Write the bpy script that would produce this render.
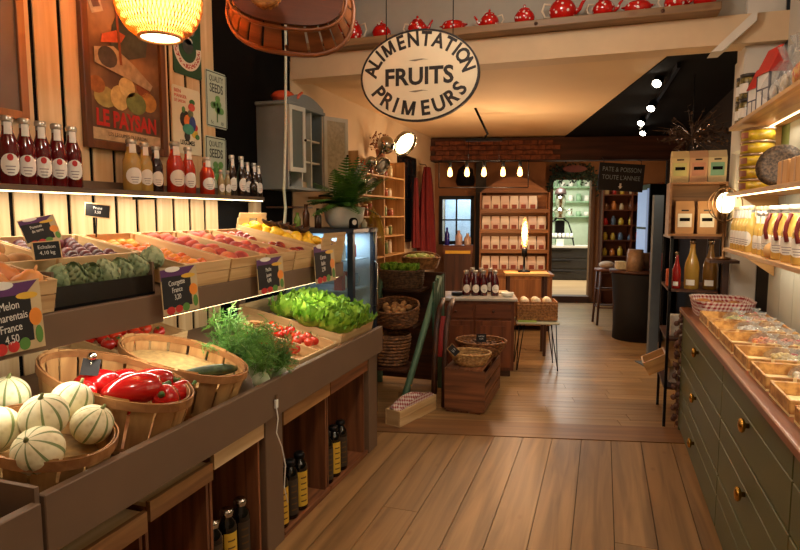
import bpy, bmesh, math, random
from mathutils import Vector, Matrix, Euler
for o in list(bpy.data.objects): bpy.data.objects.remove(o)
SC = bpy.context.scene
COL = SC.collection
PI = math.pi
RNG = random.Random(7)
def rad(a): return math.radians(a)

# ---------------------------------------------------------------- camera
FPX, CAM_H = 600.0, 1.55                       # focal length in pixels of the 800x550 frame, eye height
PITCH = math.atan(60/600.0); YAW = math.atan(203.4/math.hypot(600, 60))
cd = bpy.data.cameras.new('camera'); cam = bpy.data.objects.new('camera', cd); COL.objects.link(cam)
cd.sensor_width = 36; cd.lens = FPX/800*36; cd.clip_start = .05; cd.clip_end = 60
cam.location = (0, 0, CAM_H); cam.rotation_euler = (PI/2-PITCH, 0, YAW)
SC.camera = cam
# ---------------------------------------------------------------- world and exposure
w = bpy.data.worlds.new('world'); SC.world = w; w.use_nodes = True
w.node_tree.nodes['Background'].inputs[0].default_value = (.10, .085, .07, 1)
w.node_tree.nodes['Background'].inputs[1].default_value = .12
SC.view_settings.view_transform = 'Standard'; SC.view_settings.look = 'None'
SC.view_settings.exposure = 0.0; SC.view_settings.gamma = 1; SC.view_settings.use_curve_mapping = False
# ---------------------------------------------------------------- lights of the room
WARM = (1, .66, .36); LED = (1, .88, .68); COOL = (.86, .94, 1)
def area(name, loc, d, sx, sy, e, c, spread=180):
    l = bpy.data.lights.new(name, 'AREA'); l.shape = 'RECTANGLE'; l.size = sx; l.size_y = sy; l.energy = e; l.color = c; l.spread = rad(spread)
    o = bpy.data.objects.new(name, l); COL.objects.link(o); o.location = loc
    o.rotation_euler = (0, math.atan2(-d[0], -d[2]), 0) if abs(d[1]) < 1e-6 else Vector(d).to_track_quat('-Z', 'Y').to_euler(); return o
def point(name, loc, e, c, r=.04):
    l = bpy.data.lights.new(name, 'POINT'); l.energy = e; l.color = c; l.shadow_soft_size = r
    o = bpy.data.objects.new(name, l); COL.objects.link(o); o.location = loc; return o
def spot(name, loc, tgt, e, c, ang=70, r=.05, blend=.6):
    l = bpy.data.lights.new(name, 'SPOT'); l.energy = e; l.color = c; l.shadow_soft_size = r; l.spot_size = rad(ang); l.spot_blend = blend
    o = bpy.data.objects.new(name, l); COL.objects.link(o); o.location = loc
    o.rotation_euler = (Vector(tgt)-Vector(loc)).to_track_quat('-Z', 'Y').to_euler(); return o
# LED strips: bottle shelf, under the upper display tier, right shelves (each has its own visible strip below)
area('led_light_bottle_shelf', (-2.12, 2.3, 1.625), (-.25, 0, -1), .02, 2.4, 9.5, LED)
area('led_light_tier', (-1.66, 2.3, 1.135), (-.25, 0, -1), .02, 2.4, 9, (1, .90, .72))
# ceiling lamps of the front shop, above the frame
for k, (lx, ly, le) in enumerate([(-.45, .6, 34), (-.45, 2.7, 30)]):
    point('ceiling_lamp_light', (lx, ly, 2.93), le, (1, .88, .75), .12)
BT = rad(12.5)                                 # the back room is turned against the front shop
def Bk(u, v, z=0): return Vector((u*math.cos(BT)-v*math.sin(BT), u*math.sin(BT)+v*math.cos(BT), z))
for k, (u, v, tu, tv, tz) in enumerate([(1.85, 5.0, 1.0, 5.6, 0), (2.0, 6.2, .8, 6.8, 0), (1.95, 7.4, .9, 8.2, 0.8)]):
    spot('track_spot_light', Bk(u, v, 2.44), Bk(tu, tv, tz), 55, (1, .82, .6), 75)

# ---------------------------------------------------------------- pixel rays of the photograph
def ray(x, y):
    v = Vector(((x-400)/FPX, (275-y)/FPX, -1)); return Euler((PI/2-PITCH, 0, YAW)).to_matrix() @ v
EYE = Vector((0, 0, CAM_H))
def atX(x, y, X): d = ray(x, y); return EYE + d*(X/d.x)
def atY(x, y, Y): d = ray(x, y); return EYE + d*(Y/d.y)
def atZ(x, y, Z): d = ray(x, y); return EYE + d*((Z-CAM_H)/d.z)
VN = Vector((-math.sin(BT), math.cos(BT), 0))
def atV(x, y, V): d = ray(x, y); return EYE + d*(V/d.dot(VN))

# ---------------------------------------------------------------- materials
def lin(c):
    c = [v/255 for v in c]; return tuple(v/12.92 if v <= .04045 else ((v+.055)/1.055)**2.4 for v in c)+(1,)
MATS = {}
def nodes(m):
    m.use_nodes = True; return m.node_tree, m.node_tree.nodes['Principled BSDF']
def mat(name, c, rough=.6, metal=0, var=.12, scale=9, bump=0, coat=0, spec=.5, trans=0, emit=None, es=0, sss=0, alpha=1):
    if name in MATS: return MATS[name]
    m = bpy.data.materials.new(name); MATS[name] = m; nt, b = nodes(m); N = nt.nodes; L = nt.links
    b.inputs['Roughness'].default_value = rough; b.inputs['Metallic'].default_value = metal
    b.inputs['Specular IOR Level'].default_value = spec; b.inputs['Coat Weight'].default_value = coat
    b.inputs['Transmission Weight'].default_value = trans; b.inputs['Alpha'].default_value = alpha
    cc = lin(c)
    tc = N.new('ShaderNodeTexCoord'); no = N.new('ShaderNodeTexNoise'); no.inputs['Scale'].default_value = scale; no.inputs['Detail'].default_value = 3
    oi = N.new('ShaderNodeObjectInfo'); ad = N.new('ShaderNodeVectorMath'); ad.operation = 'ADD'
    sc = N.new('ShaderNodeVectorMath'); sc.operation = 'SCALE'; sc.inputs[0].default_value = (17, 23, 31); L.new(oi.outputs['Random'], sc.inputs['Scale'])
    L.new(tc.outputs['Object'], ad.inputs[0]); L.new(sc.outputs[0], ad.inputs[1]); L.new(ad.outputs[0], no.inputs['Vector'])
    mr = N.new('ShaderNodeMapRange'); mr.inputs[1].default_value = .3; mr.inputs[2].default_value = .7; mr.inputs[3].default_value = 1-var; mr.inputs[4].default_value = 1+var
    L.new(no.outputs[0], mr.inputs[0])
    mx = N.new('ShaderNodeVectorMath'); mx.operation = 'SCALE'; mx.inputs[0].default_value = cc[:3]; L.new(mr.outputs[0], mx.inputs['Scale'])
    L.new(mx.outputs[0], b.inputs['Base Color'])
    if bump:
        bp = N.new('ShaderNodeBump'); bp.inputs['Strength'].default_value = bump; bp.inputs['Distance'].default_value = .01
        L.new(no.outputs[0], bp.inputs['Height']); L.new(bp.outputs[0], b.inputs['Normal'])
    if emit: b.inputs['Emission Color'].default_value = lin(emit); b.inputs['Emission Strength'].default_value = es
    if sss: b.inputs['Subsurface Weight'].default_value = sss; b.inputs['Subsurface Radius'].default_value = (.02, .01, .005)
    return m
def two(name, c1, c2, scale=6, rough=.5, lo=.4, hi=.6, coat=0, bump=0, detail=3, kind='noise', spec=.5, bumpd=.008, c3=None):
    """a material that blends two colours (skin of fruit, stains, weave)"""
    if name in MATS: return MATS[name]
    m = bpy.data.materials.new(name); MATS[name] = m; nt, b = nodes(m); N = nt.nodes; L = nt.links
    b.inputs['Roughness'].default_value = rough; b.inputs['Coat Weight'].default_value = coat; b.inputs['Specular IOR Level'].default_value = spec
    tc = N.new('ShaderNodeTexCoord'); oi = N.new('ShaderNodeObjectInfo'); ad = N.new('ShaderNodeVectorMath'); ad.operation = 'ADD'
    sc = N.new('ShaderNodeVectorMath'); sc.operation = 'SCALE'; sc.inputs[0].default_value = (17, 23, 31); L.new(oi.outputs['Random'], sc.inputs['Scale'])
    L.new(tc.outputs['Object'], ad.inputs[0]); L.new(sc.outputs[0], ad.inputs[1])
    if kind == 'noise':
        t = N.new('ShaderNodeTexNoise'); t.inputs['Detail'].default_value = detail
    else:
        t = N.new('ShaderNodeTexVoronoi')
    t.inputs['Scale'].default_value = scale; L.new(ad.outputs[0], t.inputs['Vector'])
    r = N.new('ShaderNodeValToRGB'); r.color_ramp.elements[0].position = lo; r.color_ramp.elements[1].position = hi
    r.color_ramp.elements[0].color = lin(c1); r.color_ramp.elements[1].color = lin(c2)
    if c3: e = r.color_ramp.elements.new((lo+hi)/2); e.color = lin(c3)
    L.new(t.outputs[0], r.inputs[0]); L.new(r.outputs[0], b.inputs['Base Color'])
    if bump:
        bp = N.new('ShaderNodeBump'); bp.inputs['Strength'].default_value = bump; bp.inputs['Distance'].default_value = bumpd
        L.new(t.outputs[0], bp.inputs['Height']); L.new(bp.outputs[0], b.inputs['Normal'])
    return m
def wood(name, c1, c2, axis='Y', grain=26, rough=.55, vary=.16, knots=0, coat=0, bump=.15):
    key = name+'_'+axis
    if key in MATS: return MATS[key]
    m = bpy.data.materials.new(key); MATS[key] = m; nt, b = nodes(m); N = nt.nodes; L = nt.links
    b.inputs['Roughness'].default_value = rough; b.inputs['Coat Weight'].default_value = coat
    tc = N.new('ShaderNodeTexCoord'); oi = N.new('ShaderNodeObjectInfo'); ad = N.new('ShaderNodeVectorMath'); ad.operation = 'ADD'
    sc = N.new('ShaderNodeVectorMath'); sc.operation = 'SCALE'; sc.inputs[0].default_value = (17, 23, 31); L.new(oi.outputs['Random'], sc.inputs['Scale'])
    L.new(tc.outputs['Object'], ad.inputs[0]); L.new(sc.outputs[0], ad.inputs[1])
    mp = N.new('ShaderNodeMapping'); s = [grain]*3; s['XYZ'.index(axis)] = grain*.06; mp.inputs['Scale'].default_value = s
    L.new(ad.outputs[0], mp.inputs['Vector'])
    n1 = N.new('ShaderNodeTexNoise'); n1.inputs['Scale'].default_value = 1; n1.inputs['Detail'].default_value = 5; n1.inputs['Distortion'].default_value = .6
    L.new(mp.outputs[0], n1.inputs['Vector'])
    r = N.new('ShaderNodeValToRGB'); r.color_ramp.elements[0].position = .32; r.color_ramp.elements[1].position = .66
    r.color_ramp.elements[0].color = lin(c2); r.color_ramp.elements[1].color = lin(c1); L.new(n1.outputs[0], r.inputs[0])
    out = r.outputs[0]
    if knots:
        mk = N.new('ShaderNodeMapping'); sk = [7]*3; sk['XYZ'.index(axis)] = 3.2; mk.inputs['Scale'].default_value = sk; L.new(ad.outputs[0], mk.inputs['Vector'])
        vo = N.new('ShaderNodeTexVoronoi'); vo.inputs['Scale'].default_value = 1; L.new(mk.outputs[0], vo.inputs['Vector'])
        kr = N.new('ShaderNodeMapRange'); kr.inputs[1].default_value = .05; kr.inputs[2].default_value = .12; kr.inputs[3].default_value = knots; kr.inputs[4].default_value = 0
        L.new(vo.outputs['Distance'], kr.inputs[0])
        mk2 = N.new('ShaderNodeMixRGB'); mk2.inputs[2].default_value = lin((110, 66, 34)); L.new(kr.outputs[0], mk2.inputs[0]); L.new(out, mk2.inputs[1]); out = mk2.outputs[0]
    mr = N.new('ShaderNodeMapRange'); mr.inputs[3].default_value = 1-vary; mr.inputs[4].default_value = 1+vary; L.new(oi.outputs['Random'], mr.inputs[0])
    mx = N.new('ShaderNodeVectorMath'); mx.operation = 'SCALE'; L.new(out, mx.inputs[0]); L.new(mr.outputs[0], mx.inputs['Scale'])
    L.new(mx.outputs[0], b.inputs['Base Color'])
    bp = N.new('ShaderNodeBump'); bp.inputs['Strength'].default_value = bump; bp.inputs['Distance'].default_value = .003; L.new(n1.outputs[0], bp.inputs['Height']); L.new(bp.outputs[0], b.inputs['Normal'])
    return m
def glow(name, c, s):
    if name in MATS: return MATS[name]
    m = bpy.data.materials.new(name); MATS[name] = m; nt, b = nodes(m)
    b.inputs['Base Color'].default_value = lin(c); b.inputs['Emission Color'].default_value = lin(c); b.inputs['Emission Strength'].default_value = s
    return m
def clear(name, c, rough=.02, mixw=.85):
    """thin clear pane: mostly transparent with a glossy skin"""
    if name in MATS: return MATS[name]
    m = bpy.data.materials.new(name); MATS[name] = m; nt, b = nodes(m); N = nt.nodes; L = nt.links
    t = N.new('ShaderNodeBsdfTransparent'); t.inputs[0].default_value = lin(c); mx = N.new('ShaderNodeMixShader'); mx.inputs[0].default_value = mixw
    b.inputs['Roughness'].default_value = rough; b.inputs['Base Color'].default_value = lin((200, 205, 205))
    L.new(b.outputs[0], mx.inputs[1]); L.new(t.outputs[0], mx.inputs[2]); L.new(mx.outputs[0], N['Material Output'].inputs[0]); return m

# ---------------------------------------------------------------- mesh building
def T(x, y, z): return Matrix.Translation((x, y, z))
def R(ax, a): return Matrix.Rotation(a, 4, ax)
def S(x, y, z): return Matrix.Diagonal((x, y, z, 1))
class MB:
    def __init__(s): s.v = []; s.f = []; s.sm = []; s.mi = []
    def add(s, vs, fs, M=None, smooth=False, mi=0):
        n = len(s.v)
        for p in vs: p = Vector(p); s.v.append(tuple(M @ p) if M else tuple(p))
        for k, f in enumerate(fs):
            s.f.append([i+n for i in f]); s.sm.append(smooth); s.mi.append(mi[k] if isinstance(mi, list) else mi)
        return s
    def box(s, x0, x1, y0, y1, z0, z1, M=None, mi=0):
        vs = [(x, y, z) for z in (z0, z1) for y in (y0, y1) for x in (x0, x1)]
        return s.add(vs, [(0, 2, 3, 1), (4, 5, 7, 6), (0, 1, 5, 4), (2, 6, 7, 3), (0, 4, 6, 2), (1, 3, 7, 5)], M, False, mi)
    def lathe(s, prof, n=16, M=None, smooth=True, mi=0, capb=True, capt=True, a0=0, a1=2*PI, sx=1, sy=1):
        full = abs(a1-a0-2*PI) < 1e-6; m = n if full else n+1; vs = []; fs = []
        for r, z in prof:
            for k in range(m):
                a = a0+(a1-a0)*k/n; vs.append((r*math.cos(a)*sx, r*math.sin(a)*sy, z))
        for j in range(len(prof)-1):
            for k in range(n):
                a = j*m+k; b = j*m+(k+1) % m; fs.append((a, b, b+m, a+m))
        if full and capb and prof[0][0] > 1e-5: fs.append(tuple(range(m-1, -1, -1)))
        if full and capt and prof[-1][0] > 1e-5: fs.append(tuple(range((len(prof)-1)*m, len(prof)*m)))
        return s.add(vs, fs, M, smooth, mi)
    def tube(s, pts, r, n=6, closed=False, M=None, smooth=True, mi=0, flat=1):
        pts = [Vector(p) for p in pts]; N = len(pts); vs = []; fs = []; up = None
        for i, p in enumerate(pts):
            a = pts[i-1] if (i or closed) else p; b = pts[(i+1) % N] if (i < N-1 or closed) else p
            d = (b-a); d = d.normalized() if d.length > 1e-9 else Vector((0, 0, 1))
            if up is None: up = Vector((0, 0, 1)) if abs(d.z) < .9 else Vector((1, 0, 0))
            x = up.cross(d)
            if x.length < 1e-6: x = Vector((0, 1, 0)).cross(d)
            x.normalize(); y = d.cross(x); up = y
            rr = r[i] if isinstance(r, (list, tuple)) else r
            for k in range(n):
                t = 2*PI*k/n+PI/n; vs.append(p+x*(math.cos(t)*rr)+y*(math.sin(t)*rr*flat))
        for i in range(N if closed else N-1):
            for k in range(n):
                a = i*n+k; b = i*n+(k+1) % n; c = ((i+1) % N)*n+(k+1) % n; d = ((i+1) % N)*n+k; fs.append((a, b, c, d))
        if not closed: fs.append(tuple(range(n-1, -1, -1))); fs.append(tuple(range((N-1)*n, N*n)))
        return s.add(vs, fs, M, smooth, mi)
    def ball(s, rx, ry=None, rz=None, nu=16, nv=10, M=None, fn=None, mi=0, mif=None):
        ry = rx if ry is None else ry; rz = rx if rz is None else rz
        vs = [(0, 0, -1)]; fs = []; ms = []
        for j in range(1, nv):
            t = -PI/2+PI*j/nv
            for k in range(nu): a = 2*PI*k/nu; vs.append((math.cos(t)*math.cos(a), math.cos(t)*math.sin(a), math.sin(t)))
        vs.append((0, 0, 1)); top = len(vs)-1
        for k in range(nu): fs.append((0, 1+(k+1) % nu, 1+k)); ms.append(mif(k) if mif else mi)
        for j in range(nv-2):
            for k in range(nu):
                a = 1+j*nu+k; b = 1+j*nu+(k+1) % nu; fs.append((a, b, b+nu, a+nu)); ms.append(mif(k) if mif else mi)
        for k in range(nu): fs.append((1+(nv-2)*nu+k, 1+(nv-2)*nu+(k+1) % nu, top)); ms.append(mif(k) if mif else mi)
        if fn: vs = [fn(Vector(v)) for v in vs]
        vs = [(v[0]*rx, v[1]*ry, v[2]*rz) for v in vs]
        return s.add(vs, fs, M, True, ms)
    def prism(s, poly, z0, z1, M=None, mi=0, smooth=False):
        n = len(poly); vs = [(x, y, z0) for x, y in poly]+[(x, y, z1) for x, y in poly]
        fs = [tuple(range(n-1, -1, -1)), tuple(range(n, 2*n))]+[(k, (k+1) % n, n+(k+1) % n, n+k) for k in range(n)]
        return s.add(vs, fs, M, smooth, mi)
    def grid(s, fn, nu, nv, M=None, smooth=True, mi=0, wrapu=False):
        m = nu if wrapu else nu+1
        vs = [fn(i/nu, j/nv) for j in range(nv+1) for i in range(m)]
        fs = [(j*m+i, j*m+(i+1) % m, (j+1)*m+(i+1) % m, (j+1)*m+i) for j in range(nv) for i in range(nu)]
        return s.add(vs, fs, M, smooth, mi)
    def text(s, txt, size, M=None, mi=0, depth=.001, bold=0, align='CENTER', sx=1):
        cu = bpy.data.curves.new('t', 'FONT'); cu.body = txt; cu.size = size; cu.extrude = depth; cu.offset = bold; cu.align_x = align; cu.resolution_u = 3
        o = bpy.data.objects.new('t', cu); COL.objects.link(o); dg = bpy.context.evaluated_depsgraph_get()
        me = bpy.data.meshes.new_from_object(o.evaluated_get(dg)); X = (M or Matrix()) @ S(sx, 1, 1)
        s.add([v.co for v in me.vertices], [tuple(p.vertices) for p in me.polygons], X, False, mi)
        bpy.data.objects.remove(o); bpy.data.curves.remove(cu); bpy.data.meshes.remove(me); return s
    def mesh(s, name, mats, bevel=0):
        me = bpy.data.meshes.new(name); me.from_pydata(s.v, [], s.f); me.update()
        for i, p in enumerate(me.polygons): p.use_smooth = s.sm[i]; p.material_index = s.mi[i]
        if bevel:
            bm = bmesh.new(); bm.from_mesh(me)
            es = [e for e in bm.edges if len(e.link_faces) == 2 and e.calc_face_angle(0) > .6]
            bmesh.ops.bevel(bm, geom=es, offset=bevel, segments=1, affect='EDGES', clamp_overlap=True); bm.to_mesh(me); bm.free()
        for m in (mats if isinstance(mats, (list, tuple)) else [mats]): me.materials.append(m)
        return me
    def build(s, name, mats, parent=None, M=None, bevel=0):
        return put(name, s.mesh(name, mats, bevel), parent, M)
def put(name, me, parent=None, M=None):
    o = bpy.data.objects.new(name, me); COL.objects.link(o)
    if parent: o.parent = parent
    if M is not None: o.matrix_basis = M
    return o
def tag(o, label=None, cat=None, group=None, kind=None):
    if label: o['label'] = label
    if cat: o['category'] = cat
    if group: o['group'] = group
    if kind: o['kind'] = kind
    return o
def thing(name, label, cat, M=None, group=None):
    o = bpy.data.objects.new(name, None); COL.objects.link(o); o.empty_display_size = .05
    if M is not None: o.matrix_basis = M
    return tag(o, label, cat, group)
def dup(o, M=None, label=None, group=None, parent=None):
    c = o.copy(); COL.objects.link(c); c.parent = parent
    if M is not None: c.matrix_basis = M
    if label: c['label'] = label
    if group: c['group'] = group
    for ch in KIDS(o): dup(ch, None, None, None, c)
    return c
def KIDS(o): return list(o.children)
def struct(o): o['kind'] = 'structure'; return o
def MAT3(loc, rz=0, rx=0, ry=0): return T(*loc) @ R('Z', rz) @ R('Y', ry) @ R('X', rx)
# ================================================================ the setting
XL, XR, HY = -2.3, 1.0, 4.2                    # left wall face, right wall face, header line
PINE = lambda ax: wood('pine', (224, 196, 152), (200, 162, 114), ax, 20, .5, .08, .5)
CRATE = lambda ax: wood('crate_wood', (222, 190, 140), (190, 150, 100), ax, 24, .6, .10, 0)
DARKW = lambda ax: wood('dark_wood', (92, 52, 30), (52, 28, 16), ax, 26, .5, .15, 0)
OLDW = lambda ax: wood('old_crate_wood', (146, 90, 52), (88, 50, 28), ax, 24, .65, .15, 0)
SHELFW = lambda ax: wood('shelf_wood', (206, 160, 98), (166, 118, 66), ax, 24, .5, .08, 0)
TAUPE = mat('taupe_paint', (112, 88, 68), .55, var=.06, scale=5)
CREAM = mat('cream_plaster', (214, 190, 156), .8, var=.04, scale=3, bump=.05)
WHITEP = mat('white_paint', (222, 214, 200), .6, var=.03, scale=4)
BLACK = mat('black_paint', (15, 13, 13), .9, var=.15, scale=6, spec=.12)
BLACKM = mat('black_metal', (20, 20, 22), .4, metal=.6, var=.1)
CHROME = mat('chrome', (190, 186, 178), .14, metal=1, var=.05)
WHITE = mat('white_paper', (236, 232, 222), .7, var=.03)

# ---- floor
m = MB(); m.box(-2.5, 1.15, -2.6, 4.6, -.08, -.012)
floor = struct(m.build('floor', mat('subfloor', (40, 26, 16), .9)))
FB = wood('floor_oak', (162, 124, 80), (120, 89, 56), 'Y', 16, .40, .12, .35, 0, .12)
BW = .194
def clipv(x, v): return (v+x*math.sin(BT))/math.cos(BT)
for k in range(-13, 4):
    x0 = .295+BW*k; x1 = x0+BW-.004
    if x1 < XL+.02 or x0 > XR-.02: continue
    x0 = max(x0, XL+.005); x1 = min(x1, XR-.005)
    ys = [-2.4, [.4, 2.88, 1.3, -.3, .9, 2.1][(k*5) % 6]]
    if k == -1: ys = [-2.4, 2.9]
    segs = [(ys[0], ys[1]-.003), (ys[1], None)]
    for a, b in segs:
        cx = (x0+x1)/2; b0 = clipv(x0, 4.133) if b is None else b; b1 = clipv(x1, 4.133) if b is None else b; cy = (a+b0)/2
        mm = MB(); mm.prism([(x0-cx, a-cy), (x1-cx, a-cy), (x1-cx, b1-cy), (x0-cx, b0-cy)], -.012, 0)
        mm.build('floor_board', FB, floor, T(cx, cy, 0))
FB2 = wood('floor_oak_back', (168, 130, 84), (126, 94, 58), 'X', 16, .33, .10, .2, 0, .1)
def ulim(v, X): return (X+v*math.sin(BT))/math.cos(BT)
m = MB(); m.prism([tuple(Bk(ulim(4.0, XL), 4.0)[:2]), tuple(Bk(ulim(4.0, XR), 4.0)[:2]), tuple(Bk(ulim(11, XR), 11)[:2]), tuple(Bk(ulim(11, XL), 11)[:2])], -.085, -.014)
fl2 = struct(m.build('floor_back', MATS['subfloor']))
m = MB(); v0, v1 = 4.139, 4.44
m.prism([(ulim(v0, XL)+.01, v0), (ulim(v0, XR)-.01, v0), (ulim(v1, XR)-.01, v1), (ulim(v1, XL)+.01, v1)], -.014, .004)
m.build('threshold_board', wood('threshold_wood', (150, 106, 66), (112, 76, 46), 'X', 12, .4, .05), fl2, R('Z', BT))
v = 4.444; rb = random.Random(3)
while v < 10.8:
    wv = .136; u0 = max(ulim(v, XL), ulim(v+wv, XL))+.01; u1 = min(ulim(v, XR), ulim(v+wv, XR))-.01
    cuts = [u0]+[rb.uniform(u0+.3, (u0+u1)/2), rb.uniform((u0+u1)/2+.2, u1-.3)][:2 if v < 7 else 1]+[u1]
    for a, b in zip(cuts, cuts[1:]):
        mm = MB(); c = (a+b)/2; mm.box(a-c, b-c-.003, -wv/2+.0015, wv/2-.0015, -.014, 0)
        mm.build('floor_board', FB2, fl2, T(*Bk(c, v+wv/2, 0)) @ R('Z', BT))
    v += wv
# ---- left wall with upright pine planks, then a black stretch, then cream plaster
m = MB(); m.box(-2.45, XL-.0075, -2.5, HY, 0, 3.15)
wall_l = struct(m.build('wall_left', mat('black_backing', (13, 11, 10), .95, spec=.1)))
pk = MB(); pk.box(XL-.007, XL, -.059, .059, .01, 3.14); pkm = pk.mesh('plank', PINE('Z'))
for k in range(-30, 11):
    put('plank', pkm, wall_l, T(0, 1.837+.1405*k-.07, 0))
m = MB(); m.box(-.05, 0, -.05, .05, 1.2, 1.75); m.build('plank', PINE('Z'), wall_l, T(XL+.03, 3.64, 0))
m = MB(); m.box(-2.45, XL, HY, 8.95, 0, 2.62); wl2 = struct(m.build('wall_left_back', CREAM))
# ---- right wall
m = MB(); m.box(XR, 1.12, -2.5, HY, 0, 3.15); wall_r = struct(m.build('wall_right', mat('right_wall_paint', (214, 206, 190), .7, var=.03)))
for k in range(14):
    y0 = .62+.26*k
    if y0 > HY-.1: break
    mm = MB(); mm.box(-.012, 0, -.127, .127, .9, 1.72)
    g = mat('green_board', (112, 148, 98), .6, var=.08) if k in (7, 8, 10) else mat('grey_board', (172, 170, 156), .6, var=.05)
    mm.build('wall_panel', g, wall_r, T(XR, y0+.13, 0))
    mm = MB(); mm.box(-.012, 0, -.127, .127, 1.722, 2.1); mm.build('wall_panel', mat('olive_board', (128, 140, 74), .6, var=.08) if k % 2 else MATS['grey_board'], wall_r, T(XR, y0+.13, 0))
m = MB(); m.box(XR, 1.12, HY, 11.2, 0, 2.62); struct(m.build('wall_right_back', mat('dark_wall', (38, 29, 24), .9, var=.1, spec=.2)))
m = MB(); m.box(-2.45, 1.12, -2.6, -2.5, 0, 3.15); struct(m.build('wall_front', CREAM))
# ---- ceilings and the header
m = MB(); m.box(-2.45, 1.12, -2.6, HY, 3.15, 3.25); struct(m.build('ceiling', CREAM))
UB = 1.35
def poly_uv(pts): return [tuple(Bk(u, v)[:2]) for u, v in pts]
def uY(u, Y): return (Y-u*math.sin(BT))/math.cos(BT)          # v of a point at back-frame u on the line Y
m = MB(); a = [(XL-.1, HY+.02), tuple(Bk(UB, uY(UB, HY+.02))[:2]), tuple(Bk(UB, 11)[:2]), (XL-.1, 10.6)]
m.prism(a, 2.62, 2.72); struct(m.build('ceiling_back', mat('cream_ceiling', (226, 196, 152), .75, var=.03, scale=2)))
m = MB(); a = [tuple(Bk(UB, uY(UB, HY+.02))[:2]), (XR+.1, HY+.02), (XR+.1, 11.1), tuple(Bk(UB, 11)[:2])]
m.prism(a, 2.61, 2.72); struct(m.build('ceiling_dark', BLACK))
m = MB(); m.box(XL, XR, HY, HY+.18, 2.58, 2.75); hd = struct(m.build('wall_header', mat('header_beige', (218, 190, 152), .7, var=.03)))
m = MB(); m.box(XL, XR, HY+.12, HY+.2, 2.75, 3.15); m.build('upper_wall', mat('header_grey', (176, 168, 152), .75, var=.04), hd)
m = MB(); m.box(-2.2, .62, 4.07, HY+.12, 2.752, 2.80); ledge = struct(m.build('trim_1', wood('ledge_wood', (150, 116, 80), (118, 88, 58), 'X', 18, .5, .05, .5), None, None, .004))
for k in range(4): mm = MB(); mm.lathe([(.012, 0), (.012, .004)], 8); mm.build('knot', DARKW('X'), ledge, T(-1.95+.75*k, 4.069, 2.775) @ R('X', PI/2))
m = MB(); m.box(.79, XR, 4.27, 4.5, 1.95, 3.15); struct(m.build('trim_7', WHITEP, None, None, .006))
m = MB(); m.box(.84, XR, 4.62, 4.85, 0, 2.6); struct(m.build('trim_2', WHITEP, None, None, .006))
m = MB(); m.prism([(.585, 2.53), (.645, 2.53), (.82, 2.69), (.82, 2.76)], -.12, .04, R('X', PI/2)); struct(m.build('trim_3', WHITEP, None, T(0, HY-.02, 0)))
# ---- back room: beam with bricks, partition, doorway, kitchen behind it
beam = MB(); beam.box(-.62, 3.2, 0, .22, 2.29, 2.6); beam = struct(beam.build('trim_4', wood('beam_wood', (84, 48, 34), (48, 26, 18), 'X', 14, .6, .05), None, T(*Bk(0, 8.45)) @ R('Z', BT)))
bk = MB(); bk.box(-.097, .097, -.02, .02, -.03, .03); bkm = bk.mesh('brick', two('brick', (132, 76, 52), (92, 50, 36), 14, .8, bump=.3), .006)
for r in range(4):
    for k in range(10):
        u = -.42+.2*k+(.1 if r % 2 else 0)
        if u > 1.2: continue
        put('brick', bkm, beam, T(u, -.005, 2.335+.066*r))
V2 = 8.68
m = MB()
ul = ulim(V2, XL); pa, pb = .0, .32           # window opening in the partition
wz0, wz1 = 1.13, 1.82
wu0 = (lambda p: p.x*math.cos(BT)+p.y*math.sin(BT))(atV(439, 220, V2)); wu1 = (lambda p: p.x*math.cos(BT)+p.y*math.sin(BT))(atV(474, 220, V2))
m.box(ul, wu0, V2, V2+.1, 0, 2.62).box(wu1, 1.12, V2, V2+.1, 0, 2.62).box(wu0, wu1, V2, V2+.1, 0, wz0).box(wu0, wu1, V2, V2+.1, wz1, 2.62)
part = struct(m.build('wall_partition', mat('brown_plaster', (150, 104, 70), .8, var=.08), None, R('Z', BT)))
m = MB()
for (a, b, c, d) in [(wu0, wu0+.05, wz0, wz1), (wu1-.05, wu1, wz0, wz1), (wu0, wu1, wz0, wz0+.05), (wu0, wu1, wz1-.05, wz1), (wu0, wu1, 1.47, 1.49), ((wu0+wu1)/2-.012, (wu0+wu1)/2+.012, wz0, wz1)]: m.box(a, b, V2-.03, V2+.06, c, d)
w1 = struct(m.build('window_1', BLACKM, None, R('Z', BT)))
m = MB(); m.box(wu0+.05, wu1-.05, V2+.02, V2+.026, wz0+.05, wz1-.05); m.build('pane', clear('window_glass', (235, 245, 250)), w1)
m = MB(); m.box(wu1+.02, wu1+.16, V2-.12, V2-.002, 0, 2.3); struct(m.build('trim_5', mat('dark_post', (34, 26, 22), .6), None, R('Z', BT)))
# bright side room behind the partition window
m = MB(); m.box(ul+.1, 1.0, V2+1.6, V2+1.66, 0, 2.6); struct(m.build('wall_side_room', mat('side_room_wall', (196, 210, 222), .8), None, R('Z', BT)))
area('side_room_light', Bk(.1, V2+1.0, 2.4), (0, 0, -1), .6, .6, 60, (.8, .92, 1))
V3 = 10.95; du0, du1, dz0, dz1 = 1.55, 2.2, .11, 2.17
m = MB(); m.box(ulim(V3, XL), du0, V3, V3+.12, 0, 2.62).box(du1, ulim(V3, XR), V3, V3+.12, 0, 2.62).box(du0, du1, V3, V3+.12, dz1, 2.62)
struct(m.build('wall_back', mat('ochre_plaster', (158, 106, 62), .8, var=.1, scale=4), None, R('Z', BT)))
m = MB(); m.box(du0-.07, du0, V3-.03, V3+.13, 0, dz1+.07).box(du1, du1+.07, V3-.03, V3+.13, 0, dz1+.07).box(du0, du1, V3-.03, V3+.13, dz1, dz1+.07)
struct(m.build('door_1', wood('door_frame_wood', (140, 92, 52), (92, 56, 30), 'Z', 20), None, R('Z', BT)))
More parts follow.
